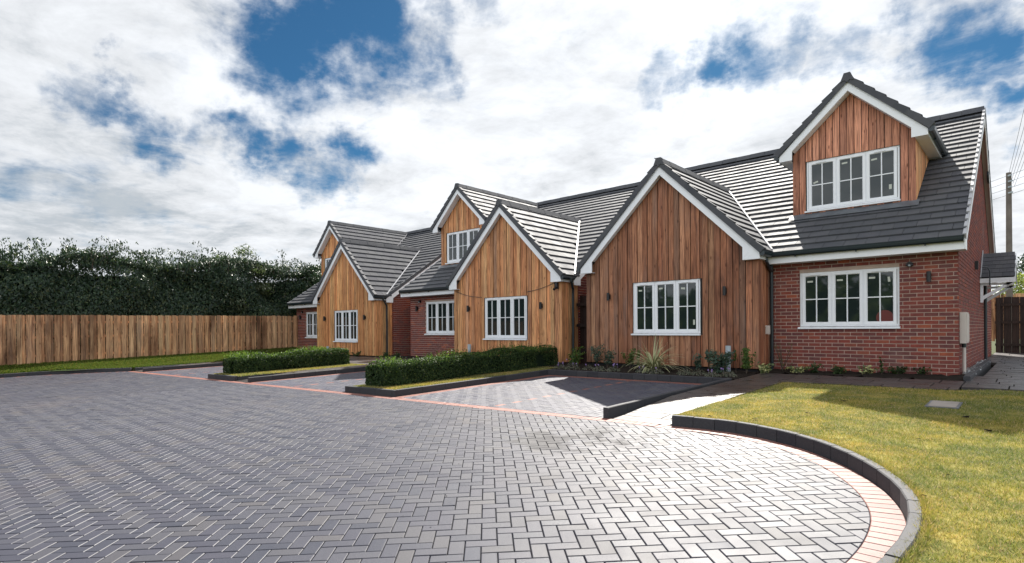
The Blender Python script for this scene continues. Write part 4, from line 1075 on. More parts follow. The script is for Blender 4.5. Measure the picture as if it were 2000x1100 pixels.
ST_R = [[(0, .28, .83, .055, .018, 0), (1, .26, .83, .055, .018, 0), (2, .26, .84, .055, .018, 0), (2, .76, .80, .02, .05, .1)],
        [(0, .28, .84, .045, .018, 0), (1, .27, .86, .05, .02, .1), (2, .30, .84, .05, .022, -.1), (2, .78, .20, .022, .06, 0)],
        [(0, .26, .56, .05, .018, .3), (1, .28, .85, .055, .018, .05), (2, .26, .82, .055, .018, .08), (2, .77, .25, .025, .05, 0)]]
NO = [[], [], []]
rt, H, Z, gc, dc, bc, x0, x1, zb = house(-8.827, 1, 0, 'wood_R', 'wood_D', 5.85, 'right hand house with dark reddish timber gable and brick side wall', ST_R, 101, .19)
HR = rt
house_M = house(-9.64, -1, -.158, 'wood_M', 'wood_M', 5.995, 'middle house with honey coloured timber gable beside the clipped hedge', NO, 202, .17)
house_L = house(-18.60, -1, -.324, 'wood_L', 'wood_L', 6.07, 'farthest house with pale timber gable next to the board fence', NO, 303, .15)

# extras of the right house
m = MB(); m.tube([(-4.30, 13.24, 2.90), (-4.30, 13.24, .40)], .036, 12); 
for z in (2.3, 1.35, .75): m.tube([(-4.30, 13.24, z-.02), (-4.30, 13.24, z+.02)], .044, 12)
m.build('downpipe', 'gutter_black', HR)
m = MB(); m.tube([(-4.27, 12.83, 2.98), (-4.27, 12.83, 2.86), (-4.29, 13.05, 2.74), (-4.30, 13.24, 2.66)], .034, 10); m.build('downpipe_elbow', 'gutter_black', HR)
m = MB(); m.box(-4.345, -4.26, 12.96, 13.02, 1.27, 1.46); m.box(-4.335, -4.27, 12.95, 12.96, 1.29, 1.44); m.build('socket_box', 'plastic_cream', HR)
m = MB(); m.box(-1.02, -.93, 13.42, 14.05, 1.10, 1.68); mo = m.build('meter_box', 'plastic_cream', HR)
m = MB(); m.box(-.93, -.918, 13.45, 14.02, 1.13, 1.65); m.build('door', 'plastic_cream', mo)
m = MB(); m.tube([(-.97, 13.60, 1.10), (-.97, 13.60, .40)], .03, 10); m.build('conduit', 'plastic_cream', HR)
m = MB(); m.tube([(-.97, 13.60, 1.10), (-.97, 13.60, 1.02)], .036, 10); m.build('conduit_collar', 'gutter_black', HR)
m = MB(); m.tube([(-4.96, 12.44, .40), (-4.96, 12.44, 1.0)], .05, 14); m.tube([(-4.96, 12.44, .86), (-4.96, 12.44, 1.02)], .058, 14); m.build('soil_pipe', 'plastic_grey', HR)
for hh, x, z in ((house_M[0], -13.25, .92), (house_L[0], -21.95, .72)):
    m = MB(); m.tube([(x, 12.44, .30), (x, 12.44, z)], .05, 12); m.tube([(x, 12.44, z-.14), (x, 12.44, z+.02)], .058, 12); m.build('soil_pipe', 'plastic_grey', hh)
# side wall light and canopy over the side door
m = MB(); m.box(-1.02, -.96, 17.2, 17.28, 2.75, 2.95); m.build('wall_light', 'black_metal', HR)
cw = -1.02; cy0, cy1, cyr = 18.9, 20.7, 19.8; cz0, cz1 = 2.66, 3.34; pr = .66
can = MB(); can.prism([(cw, cy0, cz0), (cw, cyr, cz1), (cw, cy1, cz0), (cw, cy1, cz0-.03), (cw, cy0, cz0-.03)], (pr, 0, 0)); co = can.build('door_canopy', 'roof_felt', HR)
cv = Vector((0, cyr-cy0, cz1-cz0)); cl_ = cv.length; cv.normalize(); nrm = Vector((0, -cv.z, cv.y))
for r_ in range(6):
    for k in range(5):
        off = (.065 if r_ % 2 else 0); a = max(0, k*.145-off); b_ = min(pr+.02, (k+1)*.145-off)
        if b_-a < .03: continue
        p = Vector((cw+a+.002, cy0-.03, cz0))+cv*(r_*cl_/6)+nrm*.02; d = Vector((b_-a-.004, 0, 0)); e = cv*(cl_/6+.02)
        MB().prism([p, p+d, p+d+e-nrm*.012, p+e-nrm*.012], nrm*-.015+Vector((0, 0, 0))).build('slate', 'tile_single', co)
MB().prism([(cw, cy0-.03, cz0-.02), (cw+pr+.03, cy0-.03, cz0-.02), (cw+pr+.03, cy0-.03, cz0-.14), (cw, cy0-.03, cz0-.14)], (0, .02, 0)).build('fascia', 'upvc_soft', co)
MB().prism([(cw+pr+.005, cy0, cz0-.14), (cw+pr+.005, cy0, cz0), (cw+pr+.005, cyr, cz1-.02), (cw+pr+.005, cy1, cz0), (cw+pr+.005, cy1, cz0-.14), (cw+pr+.005, cyr, cz1-.16)], (.02, 0, 0)).build('bargeboard', 'upvc_soft', co)
MB().box(cw-.02, cw+.02, cy0-.08, cyr, cz0, cz0+.02).build('flashing', 'lead', co)
m = MB(); m.prism([(cw+.005, cy0-.06, cz0), (cw+.005, cyr, cz1+.12), (cw+.005, cyr, cz1), (cw+.005, cy0, cz0-.02)], (.02, 0, 0)); m.build('flashing', 'valley_white', co)
for y in (cy0+.06, cy1-.10):
    b_ = MB(); b_.box(cw+.002, cw+.06, y, y+.06, 2.03, cz0-.14); b_.prism([(cw+.06, y, 2.10), (cw+.06, y, 2.20), (cw+pr-.12, y, cz0-.14), (cw+pr-.02, y, cz0-.14)], (0, .06, 0)); b_.box(cw+.06, cw+pr, y, y+.06, cz0-.20, cz0-.14); b_.build('bracket', 'upvc_soft', co)
m = MB(); m.tube([(cw+.05, cy0-.12, 2.92), (cw+.16, cy0-.12, 2.90), (cw+.2, cy0-.12, 2.8), (cw+.2, cy0-.12, 2.45)], .014, 8); m.build('cable', 'gutter_black', HR)
m = MB(); m.tube([(cw+.05, 20.9, 4.0), (cw+.05, 20.9, .45)], .035, 10); 
m = MB(); m.tube([(-.95, 21.3, 6.45), (-.93, 21.0, 6.0), (-.93, 20.75, 5.75)], .018, 6)
for k in range(4):
    m.tube([(-.93+.01*k, 20.55+.3*math.cos(a*math.pi/8+k), 5.55+.17*math.sin(a*math.pi/8+k)) for a in range(17)], .010, 5)
m.build('coiled_cable', 'gutter_black', HR)
m = MB(); m.tube([(cw+.045, 17.9, 2.5), (cw+.045, 17.9, .5)], .036, 10)
m = MB(); m.tube([(cw+.045, 20.2, 2.6), (cw+.045, 20.2, .45)], .036, 10); m.build('downpipe', 'gutter_black', HR)
# red board leaning inside the ground floor window
m = MB(); m.tube([(bc+.655, YB+.040, 1.60), (bc+.655, YB+.0405, 1.60)], .15, 32)
mo = m.build('red_disc', 'red_disc', HR)
# downpipes of the other houses
for hh, x, y, zt0, gz in ((house_M[0], -9.56, 12.97, 2.74, .36), (house_L[0], -18.50, 13.0, 2.58, .3)):
    m = MB(); m.tube([(x+.12, y-.25, zt0+.08), (x+.12, y-.25, zt0), (x+.02, y-.02, zt0-.22), (x, y, zt0-.35), (x, y, gz+.06), (x+.10, y-.02, gz-.02)], .036, 10); m.build('downpipe', 'gutter_black', hh)
# little security camera under the middle bay's foot and cable strung over the middle gable
m = MB(); m.box(-9.80, -9.72, 12.45, 12.53, 2.52, 2.70); m.tube([(-9.76, 12.46, 2.56), (-9.76, 12.36, 2.50)], .035, 10); m.build('security_camera', 'black_metal', house_M[0])
m = MB()
for a, b_ in (((-14.0, 2.66), (-12.80, 2.42)), ((-10.92, 2.50), (-9.72, 2.77))):
    m.tube([(a[0]+(b_[0]-a[0])*t/6, YG-.012, a[1]+(b_[1]-a[1])*t/6-.05*math.sin(math.pi*t/6)) for t in range(7)], .008, 5)
m.build('strung_cable', 'gutter_black', house_M[0])

# ------------------------------------------------------------------ fences and gates
def fence(P0, P1, z0, z1, h, name, label, mat, width=.125, both=True, seed=1, cat='fence'):
    rr = random.Random(seed); a, b_ = Vector(P0), Vector(P1); d = b_-a; n = int(d.length/width); t = d.normalized(); nr = Vector((-t.y, t.x))
    root = thing(name, (a.x, a.y, z0), label, cat)
    for k in range(n):
        s = k*width; f = (k % 2 == 0) or not both; wd = width*(.60 if not f else .5)*2
        m0 = s+width/2; hw_ = (width*.60 if f else width*.36)-rr.uniform(0, .006); p = a+t*(m0-hw_); q = a+t*(m0+hw_)
        if not both: p = a+t*(s+.002); q = a+t*(s+width-.004)
        zz = z0+(z1-z0)*k/n; o = nr*((.0 if f else .045)+rr.uniform(0, .004)); top = h+rr.uniform(-.012, .008)-(0 if f else .01)
        MB().prism([(p.x+o.x, p.y+o.y, zz), (q.x+o.x, q.y+o.y, zz), (q.x+o.x, q.y+o.y, zz+top), (p.x+o.x, p.y+o.y, zz+top)], (-nr.x*.02, -nr.y*.02, 0)).build('board', mat, root)
    for hh in (.35, h*.55, h-.3):
        c0 = a+nr*.075; c1 = b_+nr*.075; MB().prism([(c0.x, c0.y, z0+hh), (c0.x+nr.x*.04, c0.y+nr.y*.04, z0+hh), (c0.x+nr.x*.04, c0.y+nr.y*.04, z0+hh+.08), (c0.x, c0.y, z0+hh+.08)], (c1.x-c0.x, c1.y-c0.y, z1-z0)).build('rail', mat, root)
    # post every 1.8 m behind
    for k in range(int(d.length/1.8)+1):
        p = a+t*min(k*1.8+.05, d.length-.1)+nr*.10; zz = z0+(z1-z0)*min(1, k*1.8/d.length); MB().box(p.x-.05, p.x+.05, p.y-.05, p.y+.05, zz-.1, zz+h-.05).build('post', mat, root)
    return root
fence((-24.45, -2.5), (-26.24, 13.1), .12, .32, 1.80, 'board_fence', 'tall weathered brown board fence running along the left side', 'wood_fence', .128, seed=5)
fence((-26.24, 13.1), (-26.6, 17.0), .33, .36, 1.80, 'board_fence', 'short run of board fence beside the farthest house', 'wood_fence', .128, seed=6)
fence((-8.86, 13.33), (-9.62, 13.33), .38, .38, 1.98, 'side_gate', 'dark boarded side gate between the middle and right houses', 'wood_gate', .12, both=False, seed=7, cat='gate')
fence((.9, 25.9), (-1.0, 25.9), .40, .40, 2.02, 'side_gate', 'dark brown boarded gate at the end of the side path', 'wood_gate', .21, both=False, seed=8, cat='gate')
fence((6.0, 31.0), (-2.0, 31.0), .9, .9, 1.85, 'board_fence', 'pale board fence seen over the dark side gate', 'wood_fence', .16, seed=9)

# ------------------------------------------------------------------ pole and wires
pl = thing('utility_pole', (-.70, 29.2, .3), 'grey wooden utility pole behind the right house', 'utility pole')
m = MB(); m.tube([(-.70, 29.2, .3), (-.70, 29.2, 4), (-.70, 29.2, 7.35)], [.11, .10, .085], 14); m.build('pole', 'pole_wood', pl)
for k in range(4):
    m = MB(); m.tube([(-.70, 29.05, 7.2-k*.22), (-.62+.03*(k % 2), 28.95, 7.2-k*.22)], .035, 8); m.build('insulator', 'plastic_grey', pl)
m = MB()
for k in range(5):
    a = Vector((-.70+.04*k, 29.1, 7.25-.12*k)); b_ = Vector((.35+.16*k, 16.5, 8.95-.02*k)); d = b_-a
    m.tube([a+d*t*.72-Vector((0, 0, .25*math.sin(min(1, t/4)*math.pi))) for t in np.linspace(0, 4, 14)], .006, 5)
for k, z in enumerate((7.25, 7.0, 6.75, 6.5)):
    m.tube([(-9+0*k, 44, z+.6), (-.70, 29.2, z), (8, 19, z+.5)], .007, 5)
m.build('overhead_wires', 'gutter_black', None, label='thin overhead wires meeting at the top of the grey pole', category='wires')

# ------------------------------------------------------------------ vegetation
def leaves(name, P, N_, size, mat, parent=None, seed=1, asp=.5, droop=.3, up=None, **kw):
    """P (n,3) positions; N_ outward normals; diamond leaves folded along the midrib"""
    rg = np.random.default_rng(seed); n = len(P); s = size*rg.uniform(.6, 1.3, n)[:, None]
    nrm = N_+rg.normal(0, .55, (n, 3)); nrm /= np.linalg.norm(nrm, axis=1)[:, None]
    t = rg.normal(0, 1, (n, 3)); t[:, 2] -= droop*2
    if up is not None: t[:, 2] += up
    t -= nrm*np.sum(t*nrm, 1)[:, None]; t /= np.linalg.norm(t, axis=1)[:, None]; b = np.cross(nrm, t)
    P = P-np.array(woff(parent)) if parent is not None else P
    V = np.empty((n, 4, 3)); V[:, 0] = P-t*s*.5; V[:, 1] = P+b*s*asp*.5+nrm*s*.06; V[:, 2] = P+t*s*.5-nrm*s*.05; V[:, 3] = P-b*s*asp*.5+nrm*s*.06
    me = np_mesh(name, V.reshape(-1, 3), np.arange(n*4).reshape(-1, 4)); return link(name, me, mat, parent, **kw)
def lump(rg, X, Y, amp, sc, k=5):
    out = np.zeros_like(X)
    for i in range(k):
        a, b_, c = rg.uniform(.5, 1.6, 3)*sc; ph = rg.uniform(0, 6.28, 2); out += np.sin(X*a+ph[0]+np.sin(Y*b_)*.8)*np.cos(Y*c+ph[1])
    return out*amp/k

def box_hedge(x0, x1, y0, y1, zb, h, n, label, seed, lim=.044):
    rg = np.random.default_rng(seed); root = thing('box_hedge', ((x0+x1)/2, (y0+y1)/2, zb), label, 'hedge', 'clipped hedges beside the driveways')
    c = MB(); i = .07; Y = [y0+i, (y0+y1)/2, y1-i]
    c.prism([(x0+i, y0+i, zt(x0, y0)+.08), (x1-i, y0+i, zt(x0, y0)+.08), (x1-i, y0+i, zt(x0, y0)+.1+h-i), (x0+i, y0+i, zt(x0, y0)+.1+h-i)], (0, y1-y0-2*i, G*(y1-y0-2*i))); c.build('dark_core', 'core_green', root)  # solid dark block added inside so no light shows through the leaves
    sm = MB(); sm.add([(x, y, zt(x, y)+LZ+.022) for x, y in ((x0-.06, y0-.05), (x1+.07, y0-.05), (x1+.07, y1), (x0-.06, y1))], [(0, 1, 2, 3)]); sm.build('soil', 'soil', root)
    W, Ln = x1-x0, y1-y0; areas = np.array([Ln*W, Ln*h, Ln*h*.6, W*h, W*h*.5]); f = rg.choice(5, n, p=areas/areas.sum()); u, v = rg.random(n), rg.random(n)
    X = np.where(f == 0, x0+W*u, np.where(f == 1, x1, np.where(f == 2, x0, x0+W*u))); Yv = np.where(f <= 2, y0+Ln*v, np.where(f == 3, y0, y1)); Zv = np.where(f == 0, h, np.where(f == 1, h*u, np.where(f == 2, h*u, h*v)))
    Nn = np.stack([np.where(f == 1, 1., np.where(f == 2, -1., 0.)), np.where(f == 3, -1., np.where(f == 4, 1., 0.)), np.where(f == 0, 1., .15)], 1)
    b = lump(rg, X*6+Zv*4, Yv*5, .34, .8); depth = rg.exponential(.035, n)-.035-b*.7; P = np.stack([X, Yv, Zv], 1)-Nn*depth[:, None]
    # rounded corners and lower bulk
    cx = np.clip(P[:, 0], x0+.12, x1-.12); cy_ = np.clip(P[:, 1], y0+.12, y1-.12); cz = np.minimum(P[:, 2], h-.1); Cc = np.stack([cx, cy_, cz], 1); dd = P-Cc; ln = np.linalg.norm(dd, axis=1); k = ln > .15; P[k] = Cc[k]+dd[k]/ln[k][:, None]*(.15+(ln[k]-.15)[:, None]*.35)
    P[:, 2] *= 1+.16*(P[:, 1]-y0)/(y1-y0); P[:, 2] = np.maximum(P[:, 2], .02)+zta(P[:, 0], P[:, 1])+.09
    sp = rg.random(n) < .03; P[sp & (f == 0), 2] += rg.uniform(.02, .10, (sp & (f == 0)).sum())
    leaves('foliage', P, Nn, lim, 'leaf_box', root, seed, .55, -.2, kind='stuff')
    # upright sprigs on top
    ns = 700; xs, ys = rg.uniform(x0+.03, x1-.03, ns), rg.uniform(y0+.05, y1-.05, ns); Q = []; Nq = []
    for x, y in zip(xs, ys):
        hh = rg.uniform(.04, .19)*(.6+.8*(math.sin(y*3.1)*.5+.5)); lx, ly = rg.normal(0, .25, 2)
        for t in np.linspace(0, 1, 9): Q.append((x+lx*hh*t+rg.normal(0, .008), y+ly*hh*t+rg.normal(0, .008), zt(x, y)+.09+h*(1+.16*(y-y0)/(y1-y0))-.05+hh*t)); Nq.append((rg.normal(0, 1), rg.normal(0, 1), .5))
    leaves('new_shoots', np.array(Q), np.array(Nq), lim*.95, 'leaf_light', root, seed+1, .5, -.4, kind='stuff')
box_hedge(-10.14, -9.48, 6.62, 12.15, zt(-9.8, 9)+.09, .44, 34000, 'clipped hedge between the middle and right driveways, nearest the camera', 31)
box_hedge(-16.68, -16.02, 6.25, 9.85, zt(-16.3, 8)+.09, .42, 16000, 'clipped hedge in front of the farthest house, left of the middle driveway', 32, .052)

def tall_hedge():
    rg = np.random.default_rng(77); root = thing('tall_hedge', (-28.4, 7, .3), 'tall dark evergreen hedge rising behind the board fence', 'hedge')
    c = MB(); ys = np.linspace(-6, 19, 26); xb = lambda y: -25.15-.115*y-.9
    for a, b_ in zip(ys, ys[1:]):
        h = 3.75+.5*math.sin(a*.9)*.4+.02*a; m_ = xb((a+b_)/2); c.prism([(m_-.6, a, .2), (m_-3, a, .2), (m_-2.6, a, h-.1), (m_-1.1, a, h)], (0, b_-a+.01, 0))
    c.build('dark_core', 'core_green', root)  # dark mass added behind the leaves to block light
    n = 90000; Y = rg.uniform(-6, 19, n); top = rg.random(n) < .25; Zr = rg.uniform(0, 1, n); h = 4.15+lump(rg, Y*.8, Y*.3, .9, 1.1)+.028*Y; X0 = xb(Y)
    bulge = lump(rg, Y*1.6, Zr*6, 2.3, 1.0)
    P = np.stack([np.where(top, X0-.3-rg.uniform(0, 2.3, n), X0-.25+bulge*.45-Zr**2*.35-rg.exponential(.10, n)), Y, np.where(top, h+rg.normal(0, .08, n), .9+(h-.9)*Zr)], 1)
    N_ = np.stack([np.where(top, .3, 1.), np.zeros(n), np.where(top, 1., .25)], 1)
    leaves('foliage', P, N_, .135, 'leaf_tall', root, 5, .42, .7, kind='stuff')
    # loose shoots along the top that droop at the tips
    Q = []; Nq = []; tw = MB()
    for k in range(420):
        y = rg.uniform(-5, 18.5); hb = 4.1+.03*y+rg.normal(0, .15); x = xb(y)-rg.uniform(.1, 1.6); hh = abs(rg.normal(.34, .24)) if rg.random() < .82 else rg.uniform(.6, 1.1); d = rg.uniform(-1, 1); pts = []
        for t in np.linspace(0, 1, 7):
            p = (x, y+d*hh*.6*t*t, hb-.2+(hh+.2)*(t-.25*t**4)); pts.append(p)
            for _ in range(7): Q.append((p[0]+rg.normal(0, .06), p[1]+rg.normal(0, .07)*(1+t), p[2]-rg.uniform(0, .14))); Nq.append((1, rg.normal(0, .6), .2))
        if k % 2 == 0: tw.tube(pts, [.016-.002*i for i in range(7)], 4, False)
    leaves('drooping_shoots', np.array(Q), np.array(Nq), .125, 'leaf_tall', root, 6, .34, 1.2, kind='stuff'); tw.build('twigs', 'bark', root, kind='stuff')
tall_hedge()
def tree(x, y, z0, h, r, n, size, mat, label, seed, trunk=.12, flat=1.0, asp=.45, name='tree', cl=26):
    rg = np.random.default_rng(seed); root = thing(name, (x, y, z0), label, 'tree'); t = MB(); hb = h*.35
    t.tube([(x, y, z0), (x+rg.normal(0, .08), y+rg.normal(0, .08), z0+hb), (x+rg.normal(0, .15), y, z0+h*.75)], [trunk, trunk*.75, trunk*.3], 9); cs = []
    for k in range(cl):
        a = rg.uniform(0, 6.28); rr_ = r*math.sqrt(rg.random()); zz = z0+hb+(h-hb)*rg.uniform(.1, .92); rr_ *= math.sin(math.pi*min(max((zz-z0-hb*.6)/(h-hb*.6), .12), .95))**.6
        c = (x+rr_*math.cos(a), y+rr_*math.sin(a)*flat, zz); cs.append(c); t.tube([(x, y, z0+hb*.8+rg.uniform(0, .2)*h), ((x+c[0])/2, (y+c[1])/2, (z0+hb+c[2])/2+.1), c], [trunk*.3, trunk*.18, .01], 5, False)
    t.build('trunk', 'bark', root)
    cs = np.array(cs); i = rg.integers(0, len(cs), n); cr = r*.34*rg.uniform(.6, 1.2, len(cs)); d = rg.normal(0, 1, (n, 3)); d /= np.linalg.norm(d, axis=1)[:, None]; P = cs[i]+d*(cr[i]*rg.random(n)**.45)[:, None]*np.array([1, 1, .75])
    leaves('crown', P, d, size, mat, root, seed, asp, .6, kind='stuff')
tree(-28.9, 11.3, .3, 5.25, 1.5, 6500, .16, 'leaf_feather', 'paler feathery tree rising above the tall hedge near its middle', 41, asp=.3)
tree(-27.9, 15.2, .3, 4.6, 1.25, 6500, .13, 'leaf_tall', 'dark bushy tree behind the fence just left of the farthest house', 42)
tree(-28.6, 17.3, .3, 4.75, 1.0, 1500, .10, 'leaf_feather', 'thin wispy tree beside the roof of the farthest house', 43, asp=.3, cl=16)
tree(.6, 34.5, .5, 3.3, 2.6, 9000, .13, 'leaf_lime', 'yellow green bush showing over the side gate', 44, name='bush')
tree(1.8, 41.0, .5, 5.0, 3.2, 9000, .2, 'leaf_tall', 'dark tree behind the yellow green bush', 45)
# trees across the road behind the camera (seen only in the window panes)
def belt():
    rg = np.random.default_rng(9); n = 15000; X = rg.uniform(-34, 26, n); h = 5.8+lump(rg, X*.5, X*.2, 3.5, 1.0); Zr = rg.random(n)**.8; Y = -26+lump(rg, X*1.5, Zr*6, 3.0, 1.0)-Zr*1.2
    P = np.stack([X, Y, h*Zr], 1); N_ = np.tile(np.array([[0, 1., .3]]), (n, 1)); o = leaves('tree_belt', P, N_, .55, 'leaf_light', None, 10, .5, .4, kind='stuff', label='belt of trees on the far side of the turning area, reflected in the windows', category='trees')
    m = MB(); xs = np.linspace(-34, 26, 25)
    for a, b_ in zip(xs, xs[1:]): m.box(a, b_, -31, -27.6, 0, 4.2+1.3*math.sin(a*.7))
    m.build('dark_core', 'core_green', o)  # solid dark filler added behind the belt's leaves
belt()

# ---- plants in the beds
def bz(x, y): return zt(x, y)+KT
def shrub(name, x, y, h, w, n, size, mat, label, seed, stems=5, asp=.5, cat='plant', leafy=.3, up=.6):
    w *= 1.2; n = int(n*1.4)
    rg = np.random.default_rng(seed); z0 = bz(x, y)-.02; root = thing(name, (x, y, z0), label, cat); t = MB(); Q = []; Nq = []
    for k in range(stems):
        a = rg.uniform(0, 6.28); hh = h*rg.uniform(.65, 1.05); ex, ey = w*.5*math.cos(a)*rg.uniform(.3, 1), w*.4*math.sin(a)*rg.uniform(.3, 1); pts = [(x+ex*t_**1.3, y+ey*t_**1.3, z0+hh*t_) for t_ in np.linspace(0, 1, 6)]; t.tube(pts, [.007, .006, .005, .004, .003, .002], 5, False)
        for _ in range(n//stems):
            s = leafy+(1-leafy)*rg.random(); Q.append((x+ex*s**1.3+rg.normal(0, w*.09), y+ey*s**1.3+rg.normal(0, w*.09), z0+hh*s+rg.normal(0, .015))); Nq.append((ex/w+rg.normal(0, .5), ey/w-.4, up))
    t.build('stems', 'bark', root); leaves('leaves', np.array(Q), np.array(Nq), size*1.3, mat, root, seed, asp, .1, kind='stuff')
    return root
shrub('leafy_plant', -8.78, 11.95, .50, .42, 260, .055, 'leaf_light', 'small green leafy plant at the corner of the bed by the middle house', 51, 6)
shrub('leafy_plant', -8.28, 12.25, .62, .34, 420, .036, 'leaf_blue', 'tallest upright fine leaved plant at the left end of the bed', 52, 6)
shrub('leafy_plant', -7.84, 12.05, .50, .40, 300, .042, 'leaf_blue', 'round blue green plant second along the timber wall', 53, 6)
shrub('leafy_plant', -7.22, 12.1, .50, .34, 150, .060, 'leaf_light', 'upright plant with light green stems just left of the striped grass clump', 54, 4, .35, up=.2)
shrub('leafy_plant', -7.0, 12.1, .52, .12, 80, .060, 'leaf_light', 'single upright green shoot touching the striped grass clump on its left', 74, 2, .35, up=.2)
shrub('rose_bush', -5.42, 11.95, .42, .26, 90, .062, 'leaf_blue', 'small rose like plant between the striped grass and the grey pipe', 55, 3)
shrub('rose_bush', -4.98, 12.0, .50, .52, 620, .055, 'leaf_blue', 'widest dense green bush in front of the grey pipe', 56, 10, leafy=.1)
shrub('leafy_plant', -5.28, 12.15, .62, .16, 60, .060, 'leaf_blue', 'thin tall stem with a tuft of leaves left of the grey pipe', 57, 2, leafy=.55)
shrub('rose_bush', -4.43, 12.05, .55, .30, 230, .055, 'leaf_light', 'green climbing plant at the right corner of the timber bay', 58, 5)
shrub('rose_bush', -4.66, 12.1, .50, .08, 26, .055, 'leaf_light', 'single sparse stem left of the timber bay corner', 59, 1, leafy=.6)
shrub('wispy_plant', -3.98, 12.9, .60, .50, 60, .028, 'leaf_light', 'wispy almost leafless plant against the brick by the downpipe', 60, 12)
shrub('spotted_plant', -4.12, 12.28, .26, .34, 90, .060, 'leaf_spot', 'plant with cream edged leaves at the foot of the downpipe', 61, 9, .6, leafy=.2)
shrub('spotted_plant', -3.62, 12.72, .15, .44, 170, .045, 'leaf_spot', 'low cream and green ground plant below the brick window, left end', 62, 12, .6, leafy=.1)
for k, (x, h, w, nn, lab) in enumerate(((-3.30, .24, .30, 90, 'twiggy dark plant below the left corner of the brick window'), (-2.9, .18, .42, 130, 'low dark leafy plant under the left half of the brick window'), (-2.42, .16, .34, 110, 'low plant with one cream leaf under the middle of the brick window'), (-2.2, .34, .10, 34, 'short upright sprig under the right half of the brick window'), (-1.95, .17, .40, 120, 'low dark plant under the right corner of the brick window'), (-1.55, .14, .36, 80, 'flat sparse plant right of the brick window'), (-1.22, .15, .24, 70, 'last small plant before the brick corner'))):
    shrub('leafy_plant', x, 12.72+.12*k, h, w, nn, .05, 'leaf_box' if k != 2 else 'leaf_spot', lab, 63+k, 3 if k == 3 else 8, .5, leafy=.1)
# the striped ornamental grass
def striped():
    rg = np.random.default_rng(88); x, y = -6.40, 11.72; z0 = bz(x, y); root = thing('striped_grass', (x, y, z0), 'large arching grass clump with cream striped leaves before the timber wall', 'plant')
    for k in range(120):
        a = rg.uniform(0, 6.28); L_ = rg.uniform(.45, .95); el = R(rg.uniform(28, 74)) if k > 9 else R(rg.uniform(72, 90)); d = Vector((math.cos(a), math.sin(a)*.75, 0)); sd = Vector((-d.y, d.x, 0)).normalized(); pts = []; p = Vector((x, y, z0))+d*.03; an = el; bend = rg.uniform(.12, .24) if k > 9 else .05
        nseg = 8; vs = []; w0 = .016
        for s in range(nseg+1):
            t = s/nseg; ww = w0*(1-t**3)*(0.8+.4*math.sin(math.pi*min(t*1.2, 1)))+.001; nn = Vector((-math.sin(an)*d.x, -math.sin(an)*d.y, math.cos(an)))
            vs += [p-sd*ww, p-sd*ww*.45+nn*-.002, p+sd*ww*.45+nn*-.002, p+sd*ww]; p = p+(d*math.cos(an)+Vector((0, 0, math.sin(an))))*(L_/nseg); an -= bend
        me = MB(); fs = []; 
        for s in range(nseg): 
            for q in range(3): fs.append((s*4+q, s*4+q+1, s*4+q+5, s*4+q+4))
        me.add(vs, fs); mesh = me.mesh('blade', woff(root)); mesh.materials.append(MATS['stripe_cream']); mesh.materials.append(MATS['stripe_green'])
        mesh.polygons.foreach_set('material_index', [1 if (i % 3) == 1 else 0 for i in range(len(mesh.polygons))])
        o = link('blade', mesh, None, root)
plain('stripe_cream', (.62, .58, .34), .5, .4); plain('stripe_green', (.13, .17, .06), .5, .4)
striped()
# low ground cover with mauve flowers
def cover(x, y, w, d, h, n, label, seed, fl=4):
    rg = np.random.default_rng(seed); root = thing('flowering_cover', (x, y, bz(x, y)), label, 'plant', 'low flowering plants along the kerb of the bed'); r_ = np.sqrt(rg.random(n)); a = rg.uniform(0, 6.28, n)
    X, Y = x+r_*np.cos(a)*w/2, y+r_*np.sin(a)*d/2; Zv = zta(X, Y)+KT+h*(1-r_**2)*rg.uniform(.3, 1, n)+.01
    leaves('leaves', np.stack([X, Y, Zv], 1), np.stack([np.cos(a)*r_, np.sin(a)*r_-.3, np.ones(n)*.7], 1), .030, 'leaf_cover', root, seed, .6, -.1, kind='stuff')
    for k in range(fl):
        px_, py, pz = x+rg.normal(0, w*.24), y-abs(rg.normal(0, d*.2)), bz(x, y)+h*rg.uniform(.7, 1.25); m = MB(); c = Vector((px_, py, pz))
        for q in range(5):
            an = q*1.2566+rg.random(); u = Vector((math.cos(an), -.45, math.sin(an)))*.020; v = Vector((-math.sin(an), 0, math.cos(an)))*.009; m.add([c, c+u*.6+v, c+u, c+u*.6-v], [(0, 1, 2, 3)])
        m.tube([c, (px_, py+.02, pz-.08)], .0015, 4, False); m.build('flower', 'petal', root)
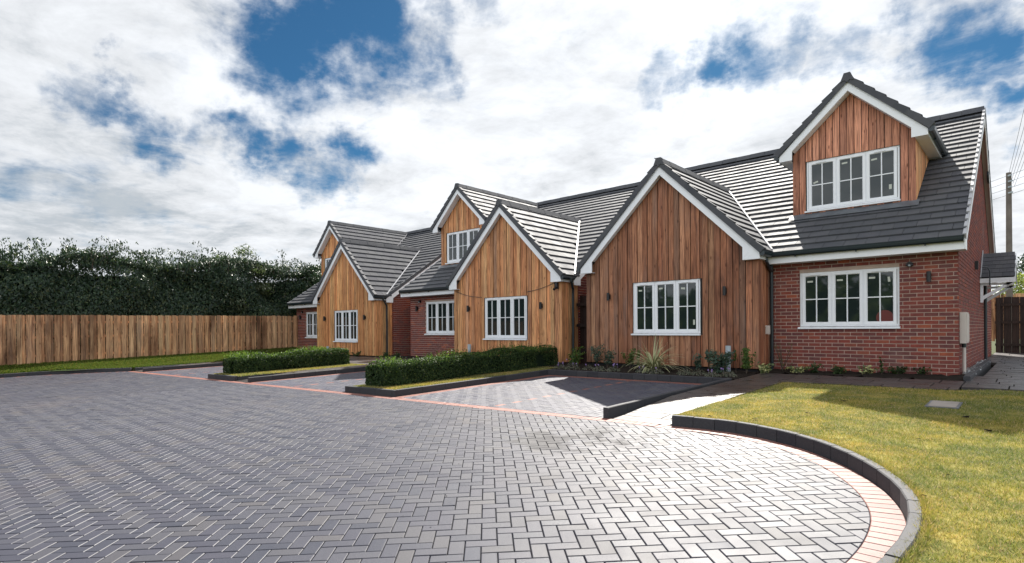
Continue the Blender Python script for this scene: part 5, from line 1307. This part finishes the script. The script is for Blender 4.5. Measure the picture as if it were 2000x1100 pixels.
CV = [(-8.72, .36, .15, 230, 'left end of the bed beside the hedge', 4), (-8.38, .42, .20, 260, 'bed just right of the hedge end', 3), (-7.95, .30, .12, 170, 'bed in front of the round blue green plant', 1), (-7.55, .34, .15, 230, 'bed midway between hedge and striped grass', 2), (-7.2, .34, .15, 230, 'bed left of the striped grass', 4),
      (-6.50, .28, .12, 170, 'kerb directly below the striped grass', 2), (-6.10, .40, .14, 240, 'kerb to the right of the striped grass', 1), (-5.45, .36, .14, 260, 'kerb below the small rose like plant', 0), (-5.15, .34, .12, 200, 'kerb just left of the widest bush', 0), (-4.82, .30, .12, 200, 'kerb in front of the grey pipe', 3), (-4.52, .34, .14, 240, 'right end of the bed where the path starts', 3)]
for k, (x, w, h, n, lab, fl) in enumerate(CV): cover(x, 11.27+.06*(k % 3), w, .34, h, n, 'low purple flowered cover plant at the '+lab if fl else 'low pale leaved cover plant at the '+lab, 120+k, fl)
for k, x in enumerate((-17.6, -16.9, -19.5)):
    shrub('leafy_plant', x, 12.25, .22, .4, 120, .05, 'leaf_box', ('low dark plant at the foot of the farthest timber gable, right one', 'low dark plant by the brick corner of the middle house', 'low dark plant at the foot of the farthest timber gable, left one')[k], 90+k, 7)
# loose turf edge: darker soil line and a few clods on the lawn
m = MB()
for k in range(26):
    x, y = random.uniform(-3.0, -.2), random.uniform(3.4, 9.2)
    if inside(lawn_poly, np.array([x]), np.array([y]))[0]:
        s = random.uniform(.008, .022); c = Vector((x, y, zt(x, y)+LZ+.015)); vs = [c+Vector((random.gauss(0, 1)*s*1.4, random.gauss(0, 1)*s, abs(random.gauss(0, .5))*s)) for _ in range(6)]; m.add(vs, [(0, 1, 2), (0, 2, 3), (3, 4, 5), (1, 4, 5), (2, 4, 0)])
m.build('soil_clods', 'soil', kind='stuff', label='small dark clods of soil scattered on the lawn', category='soil')
# a few stones and crumbs on the paving
m = MB()
for k in range(90):
    x, y = random.uniform(-7, -.9), random.uniform(2.4, 6.3); s = random.uniform(.002, .006); c = Vector((x, y, zt(x, y)+.003)); vs = [c+Vector((random.gauss(0, 1), random.gauss(0, 1), abs(random.gauss(0, .6))))*s for _ in range(5)]; m.add(vs, [(0, 1, 2), (0, 2, 3), (0, 3, 4), (1, 2, 4)])
m.build('grit', 'soil', kind='stuff', label='scattered dark grit on the block paving', category='grit')

# render engine preferences that travel with the file
scene.render.engine = 'CYCLES'
scene.cycles.max_bounces = 6
